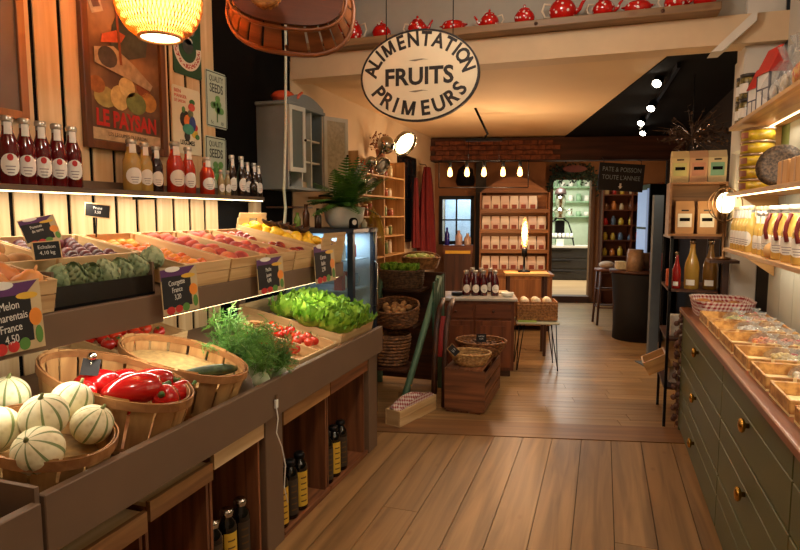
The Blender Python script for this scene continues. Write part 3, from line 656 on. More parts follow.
def tomatoes(M, x0, x1, y0, y1, z, lab, grp, seed, prob=.9):
    q = random.Random(seed); r = .032; x = x0+r; i = 0
    while x < x1-r:
        y = y0+r+(r if i % 2 else 0)
        while y < y1-r:
            if q.random() < prob:
                o = one('tomato', tms[q.randrange(2)], M @ T(x, y, z+.022+q.uniform(0, .012)) @ rrot(q), lab, 'tomato', grp); put('calyx', calm, o, T(0, 0, .0275))
            y += .066
        x += .058; i += 1
m = MB(); m.box(-.42, -.02, .225, .235, .014, .075); m.build('divider', CRATE('X'), bpy.data.objects['tomato_crate'])
tomatoes(TC[0][1], -.43, -.02, .012, .22, .045, 'ripe tomato in the near half of the wide tomato crate', 'tomatoes in the near half', 1)
tomatoes(TC[0][1], -.43, -.02, .24, .45, .045, 'ripe tomato in the lettuce side half of the wide crate', 'tomatoes in the far half', 2)
tomatoes(TC[1][1], -.23, -.02, .02, .48, .045, 'ripe tomato in the crate behind the courgette basket', 'tomatoes at the wall', 3, .7)
wicker('small round wicker basket standing among the tomatoes', LOW(-.36, 2.72, .14), .075, .075, .07, rows=6, n=12)
# ---- lettuce crate
crate('lettuce_crate', LOW(-.045, 3.13, .05), .50, .70, .12, 'pine crate of green lettuce at the far end of the lower tier', None, .011, 'pine crates on the lower tier')
LET = two('lettuce_leaf', (92, 142, 34), (158, 198, 66), 14, .5)
def lettuce_leaf(seed):
    q = random.Random(seed); p1, p2 = q.uniform(0, 6), q.uniform(0, 6)
    def fn(u, v):
        x = (u-.5)*2; wd = .075*math.sin(min(1, v*1.05+.12)*PI*.62)*(1 if v < .85 else 1); edge = max(abs(x), (v-.4)*1.6)
        ruf = .020*max(0, edge-.3)*math.sin(9*x+7*v*2+p1)+.012*max(0, edge-.35)*math.sin(21*x+13*v+p2)
        L = .14; return (x*wd, L*v*(1-.25*v)+.02*v, .075*v*v*1.1+.025*x*x+ruf-.02*v)
    m = MB(); m.grid(fn, 12, 10); return m.mesh('leaf', LET)
lls = [lettuce_leaf(k) for k in range(5)]
hd_ = [(-.14, 3.22), (-.14, 3.38), (-.14, 3.53), (-.28, 3.21), (-.29, 3.37), (-.28, 3.53), (-.46, 3.24), (-.47, 3.42), (-.46, 3.56)]
names = ['at the aisle corner next to the tomatoes', 'at the middle of the aisle side', 'at the far corner of the aisle side', 'in the middle row next to the tomatoes', 'in the centre of the crate', 'in the middle row by the fridge', 'in the back row next to the tomatoes', 'in the middle of the back row', 'in the back corner by the fridge']
for i, (x, y) in enumerate(hd_):
    q = random.Random(70+i); h_ = thing('lettuce', 'curly green lettuce '+names[i], 'lettuce', LOW(x, y, .12) @ R('Z', q.uniform(0, 6)), 'curly lettuces in the end crate')
    for k in range(15):
        lay = k//6; az = k*2*PI/6+lay*.5+q.uniform(-.15, .15); up = [.15, .65, 1.1][lay]+q.uniform(-.1, .1); sc = [1.0, .95, .75][lay]
        put('leaf', lls[q.randrange(5)], h_, R('Z', az) @ T(0, .008, .02+.01*lay) @ R('X', up) @ S(sc, sc, sc))
# ---- crates standing under the display, open to the aisle
def stand_crate(y0, y1, ztop, label, pale=False, x1=-1.405, d=.34, slats=3):
    c = thing('storage_crate', label, 'crate', T(x1, y0, 0), 'wooden crates standing under the display'); w_ = y1-y0; th = .014
    for yy in (0, w_-th): m = MB(); m.box(-d, -.02, yy, yy+th, .015, ztop-.02); m.build('side_board', OLDW('Z'), c)
    m = MB(); m.box(-d, 0, 0, w_, 0, .015); m.build('bottom_board', OLDW('Y'), c)
    for k in range(slats):
        y_a = th+(w_-2*th)*k/slats; m = MB(); m.box(-d, -d+.012, y_a+.004, y_a+(w_-2*th)/slats-.004, .02, ztop-.02); m.build('back_board', OLDW('Z'), c)
    for k in range(2): m = MB(); m.box(-d+k*d*.5, -d+k*d*.5+d*.46, 0, w_, ztop-.02, ztop-.006); m.build('top_board', CRATE('Y'), c)
    m = MB(); m.box(-.012, .006, 0, w_, ztop-.07, ztop); m.build('front_rail', PINE('Y') if pale else OLDW('Y') if slats == 4 else wood('rail_wood', (168, 122, 74), (120, 80, 46), 'Y', 20), c)
    m = MB(); m.box(-.012, .004, 0, w_, .0152, .032); m.build('front_kick', OLDW('Y'), c)
    return c
stand_crate(.70, 1.10, .56, 'old wooden crate under the display at the left edge')
stand_crate(1.12, 1.53, .575, 'old wooden crate under the melon basket')
stand_crate(1.545, 1.885, .60, 'old wooden crate under the pepper basket, its rail weathered')
stand_crate(1.895, 2.255, .635, 'old wooden crate with bright pale rail left of the taupe post', True)
stand_crate(2.43, 2.94, .63, 'old wooden crate right of the post, bottles inside')
stand_crate(2.95, 3.50, .63, 'old wooden crate at the far end under the lettuce', False, -1.405, .34, 4)
m = MB(); m.box(-.01, .01, 0, .5, -.02, .02)
# black bottles with tall yellow labels
BG = mat('black_glass', (10, 9, 9), .08, var=.02, coat=.5); YL = mat('yellow_label', (214, 170, 52), .6, var=.08, scale=30)
def oil_bottle(label, M, yaw, yellow=True):
    c = thing('oil_bottle', label, 'bottle', M, 'dark bottles in the crates below')
    m = MB(); m.lathe([(.030, 0), (.034, .004), (.034, .185), (.030, .205), (.016, .225), (.014, .235)], 18); m.build('body', BG, c)
    m = MB(); m.lathe([(.019, .225), (.024, .228), (.024, .245), (.018, .252)], 16); m.build('cap', CHROME if yellow < 2 else BLACKM, c)
    m = MB(); m.lathe([(.0346, .02), (.0346, .175)], 10, R('Z', yaw), True, 0, False, False, -.75, .75); lb = m.build('label', YL if yellow in (1, 3) else mat('dark_label', (58, 44, 30), .6), c)
    m = MB()
    for k in range(5): m.lathe([(.0349, .04+.026*k), (.0349, .046+.026*k)], 6, R('Z', yaw), True, 0, False, False, -.4, .4)
    tag(m.build('label_print', mat('label_brown', (96, 66, 24), .7), lb), kind='stuff'); return c
for i, (x, y, yl, lab) in enumerate([(-1.468, 2.50, 1, 'dark bottle with yellow label nearest the taupe post'), (-1.468, 2.60, 0, 'dark bottle with dark label between two yellow labelled ones'), (-1.468, 2.70, 1, 'dark bottle with yellow label, third from the taupe post'), (-1.468, 3.02, 0, 'dark bottle left of the lone yellow label in the far crate'), (-1.468, 3.12, 1, 'dark bottle with the only yellow label of the far crate'), (-1.468, 3.22, 0, 'dark bottle right of the yellow label in the far crate'), (-1.468, 1.96, 0, 'silver capped dark bottle, nearest of the crate with pale rail'), (-1.468, 2.06, 1, 'silver capped bottle with yellow label in the pale railed crate'), (-1.468, 2.16, 0, 'silver capped dark bottle beside the post in the pale railed crate')]):
    oil_bottle(lab, T(x, y, .0155) @ S(1.22, 1.22, 1.2), -.5, (yl if i > 5 else (2 if not yl else 3)))
# ---- USB lead hanging from the lower fascia
t = thing('charging_cable', 'white charging cable hanging on the taupe post', 'cable', T(-1.36, 2.30, .60))
m = MB(); P = [(0, .0, .09), (.002, .01, .04), (.004, -.01, -.02), (.006, .03, -.10), (.006, .06, -.20), (.003, .05, -.30), (.002, .08, -.39)]; m.tube(P, .003, 6); m.build('lead', WHITE, t)
m = MB(); m.box(-.006, .006, -.01, .01, .09, .13); m.build('plug', WHITE, t, None, .002)
m = MB(); m.box(-.004, .004, -.007, .007, .13, .15); m.build('plug_tip', CHROME, t)
# ================================================================ left wall: bottle shelf, bottles, posters
SHD = wood('shelf_dark', (112, 92, 74), (82, 64, 50), 'Y', 18, .5, .03)
sh = thing('bottle_shelf', 'long brown wall shelf of juice bottles on the plank wall', 'shelf', T(XL, 1.5, 1.64))
m = MB(); m.box(.0, .20, -1.9, 1.96, .004, .026); m.build('board', SHD, sh, None, .002)
m = MB(); m.box(.001, .014, -1.9, 1.96, .027, .07); m.build('back_rail', SHD, sh)
m = MB(); m.box(.178, .186, -1.9, 1.96, -.002, .003); m.build('led_strip', glow('led_glow', (255, 226, 170), 9), sh)
for y in (-1.5, -.2, 1.0, 1.85): m = MB(); m.box(.014, .16, y-.006, y+.006, -.012, .003); m.build('bracket', BLACKM, sh)
m = MB(); m.box(-.004, .002, -.006, .006, -.42, 0); 
ZB = 1.6665
def juice_bottle(label, M, liquid, yaw, h=.26, r=.036, capc=None, lab_red=True, wide=True, group='juice bottles on the wall shelf', neck_tag=True, oval=True):
    c = thing('juice_bottle', label, 'bottle', M, group); k = h/.26
    m = MB(); m.lathe([(r*.92, 0), (r, .006*k), (r, .13*k), (r*.95, .155*k), (r*.62, .19*k), (r*.5, .205*k), (r*.5, .222*k)], 20); m.build('body', liquid, c)
    m = MB(); m.lathe([(r*.5, .222*k), (r*.5, .24*k)], 16, None, True, 0, False, False); m.build('neck', clear('bottle_neck', (230, 230, 225), .05, .55), c)
    m = MB(); m.lathe([(r*.58, .238*k), (r*.6, .24*k), (r*.6, .256*k), (r*.5, .26*k)], 18); m.build('cap', capc or mat('tin_cap', (196, 190, 178), .3, metal=.8), c)
    rr = r+.0008
    def patch(aw, zc, zh, o=0):
        q = MB(); n = 14; vs = [(rr+o, 0)]
        q.grid(lambda u, v: ((rr+o)*math.cos(yaw+aw*v*math.cos(2*PI*u)), (rr+o)*math.sin(yaw+aw*v*math.cos(2*PI*u)), zc+zh*v*math.sin(2*PI*u)), 20, 5, wrapu=True); return q
    lb = patch(.95, .075*k, .042*k).build('label', WHITE, c)
    if lab_red: patch(.28, .102*k, .013*k, .0006).build('fruit_picture', REDP, lb)
    q = MB()
    for t in range(3): q.lathe([(rr+.0005, (.066-.012*t)*k), (rr+.0005, (.07-.012*t)*k)], 5, R('Z', yaw), True, 0, False, False, -.45+.08*t, .45-.08*t)
    tag(q.build('label_print', mat('label_grey', (150, 140, 140), .7), lb), kind='stuff')
    if neck_tag: q = MB(); q.lathe([(r*.66, .19*k), (r*.60, .236*k)], 5, R('Z', yaw), True, 0, False, False, -.6, .6); q.build('neck_label', WHITE, c)
    return c
RJ = mat('red_juice', (92, 12, 14), .07, var=.06, coat=.5); OJ = mat('tomato_juice', (176, 44, 18), .07, var=.05, coat=.5); YJ = mat('pear_juice', (176, 142, 70), .07, var=.05, coat=.5); DJ = mat('grape_juice', (40, 10, 14), .07, var=.05, coat=.5)
YW = -.55
rows = [(-14, 'out'), (10, 'r'), (27, 'r'), (42, 'r'), (58, 'r'), (73, 'r')]
def shelf_y(px, X=-2.19): return atX(px, 190, X).y
labs = ['dark red juice bottle cut by the left edge', 'dark red juice bottle, second from the left edge', 'dark red juice bottle, third from the left edge', 'dark red juice bottle, fourth of the dark red row', 'dark red juice bottle, last of the dark red row']
for i, px in enumerate([9, 26, 42, 57.5, 72.5]): juice_bottle(labs[i], T(-2.18, shelf_y(px), ZB), RJ, YW, .262, .037)
juice_bottle('pale yellow juice bottle, left of the pair', T(-2.19, shelf_y(133), ZB), YJ, YW, .25, .044, lab_red=False)
juice_bottle('slimmer pale yellow juice bottle beside its twin', T(-2.19, shelf_y(146), ZB), YJ, YW, .245, .036, lab_red=False)
juice_bottle('almost black juice bottle right of the pale yellow pair', T(-2.19, shelf_y(157), ZB), DJ, YW, .235, .034, lab_red=False)
juice_bottle('large orange-red juice bottle in front of the small poster', T(-2.17, shelf_y(173), ZB), OJ, YW, .27, .046, lab_red=False)
juice_bottle('narrower orange-red juice bottle beside the large one', T(-2.18, shelf_y(187.5), ZB), OJ, YW, .255, .038, lab_red=False)
juice_bottle('orange-red juice bottle standing alone', T(-2.18, shelf_y(206), ZB), OJ, YW, .215, .042, lab_red=False)
for i, px in enumerate([217, 223.5]): juice_bottle(['small clear bottle left of its twin', 'small clear bottle nearest the dark bottles'][i], T(-2.16, shelf_y(px), ZB), mat('clear_juice', (150, 130, 88), .07, coat=.5), YW, .15, .020, lab_red=False, neck_tag=False)
for i, (px, h_) in enumerate([(231, .25), (239, .25), (246, .22), (251.5, .22), (257, .21)]):
    juice_bottle(['brown bottle with white labels, first after the small clear pair', 'brown bottle with white labels, second of the five', 'brown bottle with white labels, middle of the five', 'brown bottle with white labels, fourth of the five', 'brown bottle with white labels, last at the shelf end'][i], T(-2.18+.01*(i % 2), shelf_y(px), ZB), mat('brown_beer', (38, 20, 14), .07, coat=.5), YW, h_, .028, lab_red=False)
for i, px in enumerate([265]):
    m = MB(); m.lathe([(.02, 0), (.03, .004), (.03, .07), (.024, .085), (.012, .095)], 14); tag(m.build('small_jar', BG, None, T(-2.15, 3.4, ZB)), 'small black jar at the end of the bottle shelf', 'jar')
# ---- posters (flat prints, built on their real frames)
def wallrect(x0, x1, y0, y1, X=XL+.002):
    l = atX(x0, (y0+y1)/2, X).y; r = atX(x1, (y0+y1)/2, X).y; xm = (x0+x1)/2; return (l+r)/2, r-l, atX(xm, y1, X).z, atX(xm, y0, X).z
def framed(name, label, cat, yc, w, z0, z1, X, fw, fmat, back, dep=.02, tilt=0):
    c = thing(name, label, cat, FACE((X, yc, z0), 0, tilt)); h = z1-z0
    for nm, a in (('frame_side', (-w/2, -w/2+fw, 0, h)), ('frame_side', (w/2-fw, w/2, 0, h)), ('frame_rail', (-w/2+fw, w/2-fw, 0, fw)), ('frame_rail', (-w/2+fw, w/2-fw, h-fw, h))):
        m = MB(); m.box(a[0], a[1], a[2], a[3], 0, dep); m.build(nm, fmat, c, None, .002)
    m = MB(); m.box(-w/2+fw, w/2-fw, fw, h-fw, 0, dep*.4); m.build('print', back, c); return c, h
FRW = wood('frame_wood', (120, 72, 40), (84, 48, 26), 'Y', 20, .4, .05)
c, h = framed('framed_board', 'brown framed blank board at the upper left corner', 'picture', 1.62, .62, 1.94, 2.75, XL+.002, .035, wood('frame_light', (170, 108, 60), (130, 78, 40), 'Y', 20, .4, .05), mat('grey_board_print', (112, 92, 80), .6, var=.08))
# big farm poster
yc, w_, z0, z1 = 2.485, .55, 1.865, 2.78
def poster_mat():
    return two('poster_print', (88, 62, 46), (150, 116, 84), 5, .5, .35, .65, c3=(112, 84, 60))
c, h = framed('framed_poster', 'large framed farm poster reading LE PAYSAN in red letters', 'poster', yc, w_, z0, z1, XL+.002, .038, FRW, poster_mat(), .03)
def pic(c, pts, col, z, nm, n=0):
    m = MB(); m.prism(pts, z, z+.0012); return m.build(nm, mat('print_'+nm+'_%d_%d_%d' % col, col, .5, var=.25, scale=30), c)
Z = .0125
pic(c, [(-.23, .045), (.23, .045), (.23, .10), (-.23, .10)], (190, 166, 130), Z, 'caption_strip')
m = MB(); m.text('LE PAYSAN', .105, T(0, .115, Z+.002), bold=.004, sx=.78, depth=.0006); m.build('lettering', mat('poster_red', (176, 34, 26), .5), c)
m = MB(); m.text('LES LEGUMES DU JARDIN', .026, T(0, .068, Z+.002), sx=.9, depth=.0004); m.build('small_lettering', mat('poster_brown', (70, 48, 36), .5), c)
for i, (x, y, rx, ry, col) in enumerate([(-.14, .25, .07, .05, (150, 142, 84)), (-.05, .26, .06, .06, (186, 166, 108)), (.06, .25, .07, .055, (110, 122, 66)), (.15, .27, .06, .05, (176, 128, 62)), (-.19, .30, .05, .04, (142, 92, 48)), (.0, .32, .055, .05, (196, 176, 120)), (.12, .34, .05, .05, (128, 70, 44))]):
    pic(c, disc(x, y, rx, ry), col, Z+.0013*(1+i % 3), 'vegetable_picture')
pic(c, [(-.20, .40), (.02, .36), (.16, .33), (.18, .36), (.05, .44), (-.08, .50), (-.20, .47)], (158, 146, 126), Z+.006, 'page_picture')
pic(c, [(-.10, .50), (.02, .46), (.14, .50), (.17, .66), (.08, .78), (-.02, .72), (-.08, .60)], (62, 70, 66), Z+.004, 'jacket_picture')
pic(c, disc(.02, .77, .05, .06), (164, 116, 84), Z+.007, 'face_picture')
pic(c, disc(-.12, .44, .06, .05), (62, 60, 58), Z+.007, 'dark_pot_picture')
pic(c, [(-.16, .50), (-.03, .53), (.0, .57), (-.06, .58), (-.15, .54)], (172, 84, 54), Z+.0075, 'carrot_picture')
for dx, dy in ((-.20, .62), (-.16, .72)):
    a = [(dx, dy), (dx+.07, dy+.03), (dx+.03, dy+.13), (dx-.04, dy+.10)]; pic(c, a, (178, 164, 138), Z+.003, 'seed_packet_picture'); a2 = [(dx+.01, dy+.03), (dx+.05, dy+.045), (dx+.025, dy+.10), (dx-.02, dy+.085)]; pic(c, a2, (96, 66, 52), Z+.0045, 'seed_picture')
pic(c, [(-.045, .42), (-.03, .42), (-.06, .85), (-.075, .85)], (120, 66, 42), Z+.0088, 'tool_handle_picture')
# green enamel plate with ring of letters
def plate(name, label, x0, x1, y0, y1, ma, X=XL+.003):
    yc, w_, z0, z1 = wallrect(x0, x1, y0, y1, X); c = thing(name, label, 'sign', FACE((X, yc, z0)))
    m = MB(); r = .012; m.prism([(-w_/2, r), (-w_/2+r, 0), (w_/2-r, 0), (w_/2, r), (w_/2, z1-z0-r), (w_/2-r, z1-z0), (-w_/2+r, z1-z0), (-w_/2, z1-z0-r)], 0, .004); m.build('plate', ma, c); return c, w_, z1-z0
GR = mat('enamel_green', (34, 72, 44), .35, var=.06)
c, w_, h = plate('green_sign', 'dark green sign with a red and white ring of letters', 172, 200, 2, 76, GR)
q = MB(); n = 22; a0, a1 = PI*.95, PI*2.05
q.grid(lambda u, v: ((.078+.045*v)*math.cos(a0+(a1-a0)*u), .155+(.078+.045*v)*math.sin(a0+(a1-a0)*u), .005), 24, 1); q.build('ring', mat('sign_white', (220, 206, 184), .5), c)
m = MB(); m.grid(lambda u, v: ((.088+.024*v)*math.cos(a0+.05+(a1-a0-.1)*u), .155+(.088+.024*v)*math.sin(a0+.05+(a1-a0-.1)*u), .0054), 24, 1)
tag(m.build('ring_lettering', two('ring_letters', (176, 42, 34), (222, 208, 186), 90, .5, .48, .52), c), kind='stuff')
for i, (x, y, rx, ry, col) in enumerate([(0, .17, .05, .045, (60, 62, 60)), (-.03, .28, .04, .06, (46, 54, 72)), (.035, .30, .035, .07, (112, 108, 100)), (0, .38, .06, .05, (150, 144, 130)), (.01, .20, .035, .02, (196, 190, 176))]): pic(c, disc(x, y, rx, ry), col, .0056+.0012*(i % 4), 'dark_picture')
# small cream poster with colourful picking figures of fruit
c, w_, h = plate('cream_poster', 'small cream poster with a bright clump of fruit and plants', 172, 200, 88, 154, mat('poster_cream', (222, 212, 180), .6, var=.04))
for i, (x, y, rx, ry, col) in enumerate([(-.05, .52, .2, .13, (40, 34, 30)), (.04, .50, .16, .1, (206, 112, 40)), (.18, .47, .12, .12, (44, 60, 120)), (.02, .38, .2, .08, (60, 140, 118)), (.26, .34, .12, .08, (212, 170, 50)), (.30, .42, .08, .05, (190, 44, 40)), (.12, .62, .1, .06, (96, 108, 74)), (.16, .72, .12, .06, (204, 78, 62)), (.2, .80, .1, .045, (48, 110, 52)), (-.12, .66, .06, .05, (70, 120, 60)), (-.02, .27, .1, .08, (40, 36, 34)), (.34, .28, .08, .04, (64, 120, 60))]):
    pic(c, disc(x*w_, y*h, rx*w_, ry*h), col, .0042+.0012*(i % 4), 'fruit_picture')
m = MB(); m.text('BIEN', .028, T(-w_*.42, h*.9, .0045), align='LEFT', depth=.0004).text('MANGER', .026, T(-w_*.42, h*.83, .0045), align='LEFT', depth=.0004).text('DE SAISON', .024, T(-w_*.42, h*.76, .0045), align='LEFT', depth=.0004, sx=.8); m.build('red_lettering', REDP, c)
m = MB(); m.text('LEGUMES', .036, T(0, h*.14, .0045), bold=.0008, depth=.0004, sx=.85); m.build('black_lettering', BLACK, c)
SEED = mat('seed_sign', (186, 200, 180), .5, var=.05); SG = mat('seed_green', (104, 146, 84), .6, var=.2, scale=40); SD = mat('seed_dark', (40, 52, 46), .5)
for (y0, y1, lab) in [(72, 128, 'upper pale green sign reading QUALITY SEEDS'), (137, 190, 'lower pale green sign reading QUALITY SEEDS, behind the bottles')]:
    c, w_, h = plate('seed_sign', lab, 205.5, 226, y0, y1, SEED)
    m = MB(); b = .006
    m.box(-w_/2+b, w_/2-b, b, 2*b, .0042, .005).box(-w_/2+b, w_/2-b, h-2*b, h-b, .0042, .005).box(-w_/2+b, -w_/2+2*b, 2*b, h-2*b, .0042, .005).box(w_/2-2*b, w_/2-b, 2*b, h-2*b, .0042, .005); m.build('border', SD, c)
    m = MB(); m.text('QUALITY', .05, T(0, h-.062, .0045), depth=.0004, sx=.68); m.text('SEEDS', .075, T(0, h-.128, .0045), bold=.001, depth=.0004, sx=.68); m.build('lettering', SD, c)
    q = random.Random(int(y0))
    for k in range(7): pic(c, disc(q.uniform(-.045, .045), h*.38+q.uniform(-.06, .05), .026, .022, n=9), (104, 146+k*3, 84), .0044+.001*(k % 3), 'plant_picture')
    pic(c, [(-.006, .035), (.006, .035), (.004, h*.35), (-.004, h*.35)], (84, 120, 66), .0058, 'stem_picture')
    m = MB(); m.text('5c', .03, T(-.05, .022, .0045), depth=.0004).text('10', .03, T(.05, .022, .0045), depth=.0004); m.build('price_lettering', SD, c)
# ---- lantern pendant of wicker
LP = EYE+ray(159, 2)*2.6
lp = thing('pendant_lamp', 'round wicker pendant lamp glowing in front of the poster', 'lamp', T(LP.x, LP.y, LP.z))
WK = two('lamp_wicker', (206, 138, 58), (160, 96, 36), 60, .6)
nt = WK.node_tree; bs = nt.nodes['Principled BSDF']; bs.inputs['Transmission Weight'].default_value = 0
def lprof(v): z = .15-.30*v; return (.09+.092*math.sin(PI*min(1, max(0, .06+.94*v)))**.65 if 0 < v < 1 else .09), z
q = MB(); nst = 64
for k in range(nst):
    for sgn in (1, -1):
        P = []
        for j in range(11): v = j/10; r_, z = lprof(v); a = 2*PI*k/nst+sgn*.5*v; P.append((r_*math.cos(a), r_*math.sin(a), z))
        q.tube(P, .0019, 3, smooth=False)
tag(q.build('weave', WK, lp), kind='stuff')
PAPER = bpy.data.materials.new('lamp_paper'); nt, b_ = nodes(PAPER)
tr = nt.nodes.new('ShaderNodeBsdfTranslucent'); tr.inputs[0].default_value = lin((240, 170, 92)); df = nt.nodes.new('ShaderNodeBsdfDiffuse'); df.inputs[0].default_value = lin((222, 156, 84)); mx = nt.nodes.new('ShaderNodeMixShader'); mx.inputs[0].default_value = .6
nt.links.new(df.outputs[0], mx.inputs[1]); nt.links.new(tr.outputs[0], mx.inputs[2]); nt.links.new(mx.outputs[0], nt.nodes['Material Output'].inputs[0])
q = MB(); q.lathe([(lprof(j/12)[0]-.006, lprof(j/12)[1]) for j in range(13)], 28, None, True, 0, False, False); q.build('shade', PAPER, lp)
for z, r_ in ((.15, .088), (-.15, .088)): q = MB(); q.tube([(r_*math.cos(2*PI*k/28), r_*math.sin(2*PI*k/28), z) for k in range(28)], .008, 6, True); q.build('rim', mat('lamp_rim', (206, 150, 90), .5), lp)
q = MB(); q.lathe([(.0, -.152), (.08, -.150), (.082, -.135), (.06, -.13)], 24); q.build('diffuser', glow('bulb_white', (255, 226, 178), 7), lp)
q = MB(); q.tube([(0, 0, .15), (0, 0, 3.14-LP.z)], .003, 6); q.build('cord', BLACKM, lp)
point('pendant_bulb', (LP.x, LP.y, LP.z+.02), 24, (1, .76, .50), .05)
# ---- trug basket hung from the ceiling
HB = EYE+ray(289, 3)*2.75
hb = thing('hanging_trug', 'large wooden trug basket hanging from the ceiling, seen from below', 'basket', T(HB.x, HB.y, HB.z) @ R('Z', YAW+.05) @ R('Y', rad(7)) @ R('X', rad(-98)))
TR = wood('trug_wood', (150, 88, 46), (96, 52, 26), 'X', 16, .45, .08)
q = MB(); pts = [(.25*math.copysign(abs(math.cos(t))**.75, math.cos(t)), .13*math.copysign(abs(math.sin(t))**.8, math.sin(t))) for t in [2*PI*k/28 for k in range(28)]]; q.prism(pts, -.075, -.062); q.build('bottom_board', wood('trug_dark', (104, 54, 32), (66, 32, 18), 'X', 16, .4, .05), hb)
for k in range(22):
    t0 = 2*PI*k/22; dt = 2*PI/22*.84
    def fn(u, v, o=0):
        t = t0+dt*(u-.5); x = (.235+.055*v-o)*math.copysign(abs(math.cos(t))**.75, math.cos(t)); y = (.125+.075*v-o)*math.copysign(abs(math.sin(t))**.8, math.sin(t)); return (x, y, -.07+.15*v)
    q = MB(); q.grid(lambda u, v: fn(u, v), 3, 3).grid(lambda u, v: fn(1-u, v, .006), 3, 3); q.build('slat', TR, hb)
q = MB(); q.tube([((.294)*math.copysign(abs(math.cos(t))**.75, math.cos(t)), .204*math.copysign(abs(math.sin(t))**.8, math.sin(t)), .078) for t in [2*PI*k/32 for k in range(32)]], .011, 6, True, flat=1.5); q.build('rim', TR, hb)
q = MB(); q.tube([((.262)*math.copysign(abs(math.cos(t))**.75, math.cos(t)), .145*math.copysign(abs(math.sin(t))**.8, math.sin(t)), -.058) for t in [2*PI*k/32 for k in range(32)]], .008, 6, True, flat=1.5); q.build('lower_band', TR, hb)
q = MB(); q.tube([(0, .17*math.cos(t), .08+.22*math.sin(t)) for t in [PI*k/12 for k in range(13)]], .010, 6); q.build('handle', TR, hb)
HC = EYE+ray(268, -3)*2.5
wk = wicker('small round wicker basket hanging beside the trug', T(HC.x, HC.y, HC.z) @ R('Z', YAW) @ R('X', rad(80)), .065, .065, .06, rows=5, n=12, ma=two('wicker_gold', (196, 130, 58), (140, 84, 34), 40, .6))
for nm, bx, by in (('hanger_wire', HB, 0), ('hanger_wire', HC, 0)):
    q = MB(); q.tube([(bx.x, bx.y, bx.z+.06), (bx.x, bx.y, 3.14)], .002, 5); q.build(nm, BLACKM, hb if bx is HB else wk, (hb if bx is HB else wk).matrix_basis.inverted())
# clear tube light lead running down from the header
p0 = atX(286, 60, -1.98); p1 = atX(284, 190, -1.98)
m = MB(); m.tube([(p0.x, p0.y, 3.145), (p0.x, p0.y, p0.z+.1), ((p0.x+p1.x)/2+.004, (p0.y+p1.y)/2, (p0.z+p1.z)/2), (p1.x, p1.y, p1.z), (p1.x+.02, p1.y-.02, p1.z-.12), (p1.x+.03, p1.y-.06, p1.z-.25)], .009, 8)
tag(m.build('cable_duct', mat('clear_tube', (196, 206, 190), .3, var=.1, scale=60), None), 'pale clear cable tube hanging in front of the grey cabinet', 'cable')
# ================================================================ grey wall cabinet and fridge at the end of the display
CBG = mat('cabinet_grey', (112, 124, 128), .5, var=.06); CBW = mat('cabinet_white', (206, 206, 196), .5, var=.05)
cb = thing('wall_cabinet', 'blue grey wall cabinet with one glazed door open, above the fridge', 'cabinet', T(XL+.002, 3.70, 1.73)); Wc, Hc, Dc = .54, .57, .24
m = MB(); m.box(0, Dc, 0, .018, 0, Hc); m.build('side_panel', CBG, cb)
m = MB(); m.box(0, Dc, Wc-.018, Wc, 0, Hc); m.build('side_panel', CBG, cb)
m = MB(); m.box(0, .01, .018, Wc-.018, 0, Hc); m.build('back_panel', CBW, cb)
m = MB(); m.box(0, Dc, .018, Wc-.018, 0, .018); m.build('bottom_panel', CBG, cb)
m = MB(); m.box(-.0, Dc+.02, -.02, Wc+.02, Hc, Hc+.025); m.build('cornice', CBG, cb, None, .004)
m = MB(); P = [(0, 0)]+[(Wc*k/10, .02+.06*math.sin(PI*k/10)) for k in range(11)]+[(Wc, 0)]; m.prism(P, -.012, .012, T(Dc, 0, Hc+.025) @ R('Z', PI/2) @ R('X', PI/2)); m.build('pediment', CBG, cb)
m = MB(); m.box(.01, Dc-.01, .22, .233, .018, Hc); m.build('divider', CBW, cb)
m = MB(); m.box(.01, Dc-.01, .37, .383, .018, Hc); m.build('divider', CBW, cb)
for z in (.2, .36): m = MB(); m.box(.01, Dc-.015, .234, Wc-.018, z, z+.012); m.build('shelf', CBW, cb)
def cab_door(M, w_, h_, glass, nm='door'):
    f = MB(); b = .03; f.box(0, .018, 0, b, 0, h_).box(0, .018, w_-b, w_, 0, h_).box(0, .018, b, w_-b, 0, b).box(0, .018, b, w_-b, h_-b, h_); d = f.build(nm, CBW, cb, M)
    g = MB(); g.box(.007, .011, b, w_-b, b, h_-b); g.build('pane', glass, d); k = MB(); k.ball(.01, .01, .01, 8, 6, T(.026, w_-.015, h_*.5)); k.build('knob', BLACKM, d); return d
cab_door(T(Dc+.002, .0, .12) @ R('Z', -.12), .19, Hc-.12, clear('door_glass_green', (150, 190, 160), .1, .75))
cab_door(T(Dc+.004, Wc, .0) @ R('Z', -.45) , .24, Hc, mat('fabric_net', (186, 176, 152), .8, var=.2, scale=40))
# things around it
def teapot(label, M, s=1, spout=True, lid=True, handle=1, squat=.8, group='red enamel pots on the header ledge', ma=None, hc=None):
    ma = ma or ENAM; c = thing('teapot', label, 'teapot', M @ S(s, s, s), group)
    m = MB(); m.lathe([(.045, 0), (.066, .012), (.080, .045*squat+.01), (.078, .075*squat), (.060, .105*squat), (.040, .118*squat)], 20); m.build('body', ma, c)
    if lid: m = MB(); m.lathe([(.044, .118*squat), (.040, .128*squat), (.015, .140*squat), (.006, .142*squat), (.011, .152*squat), (.008, .162*squat), (0, .165*squat)], 16); m.build('lid', ma, c)
    if spout: m = MB(); m.tube([(.068, 0, .045*squat), (.098, 0, .065*squat), (.108, 0, .09*squat), (.128, 0, .118*squat)], [.017, .012, .010, .008], 8); m.build('spout', ma, c)
    if handle: m = MB(); m.tube([(-.066, 0, .10*squat), (-.105, 0, .108*squat), (-.118, 0, .07*squat), (-.10, 0, .035*squat), (-.072, 0, .03*squat)], .0065, 6); m.build('handle', hc or mat('handle_cream', (226, 206, 176), .3), c)
    return c
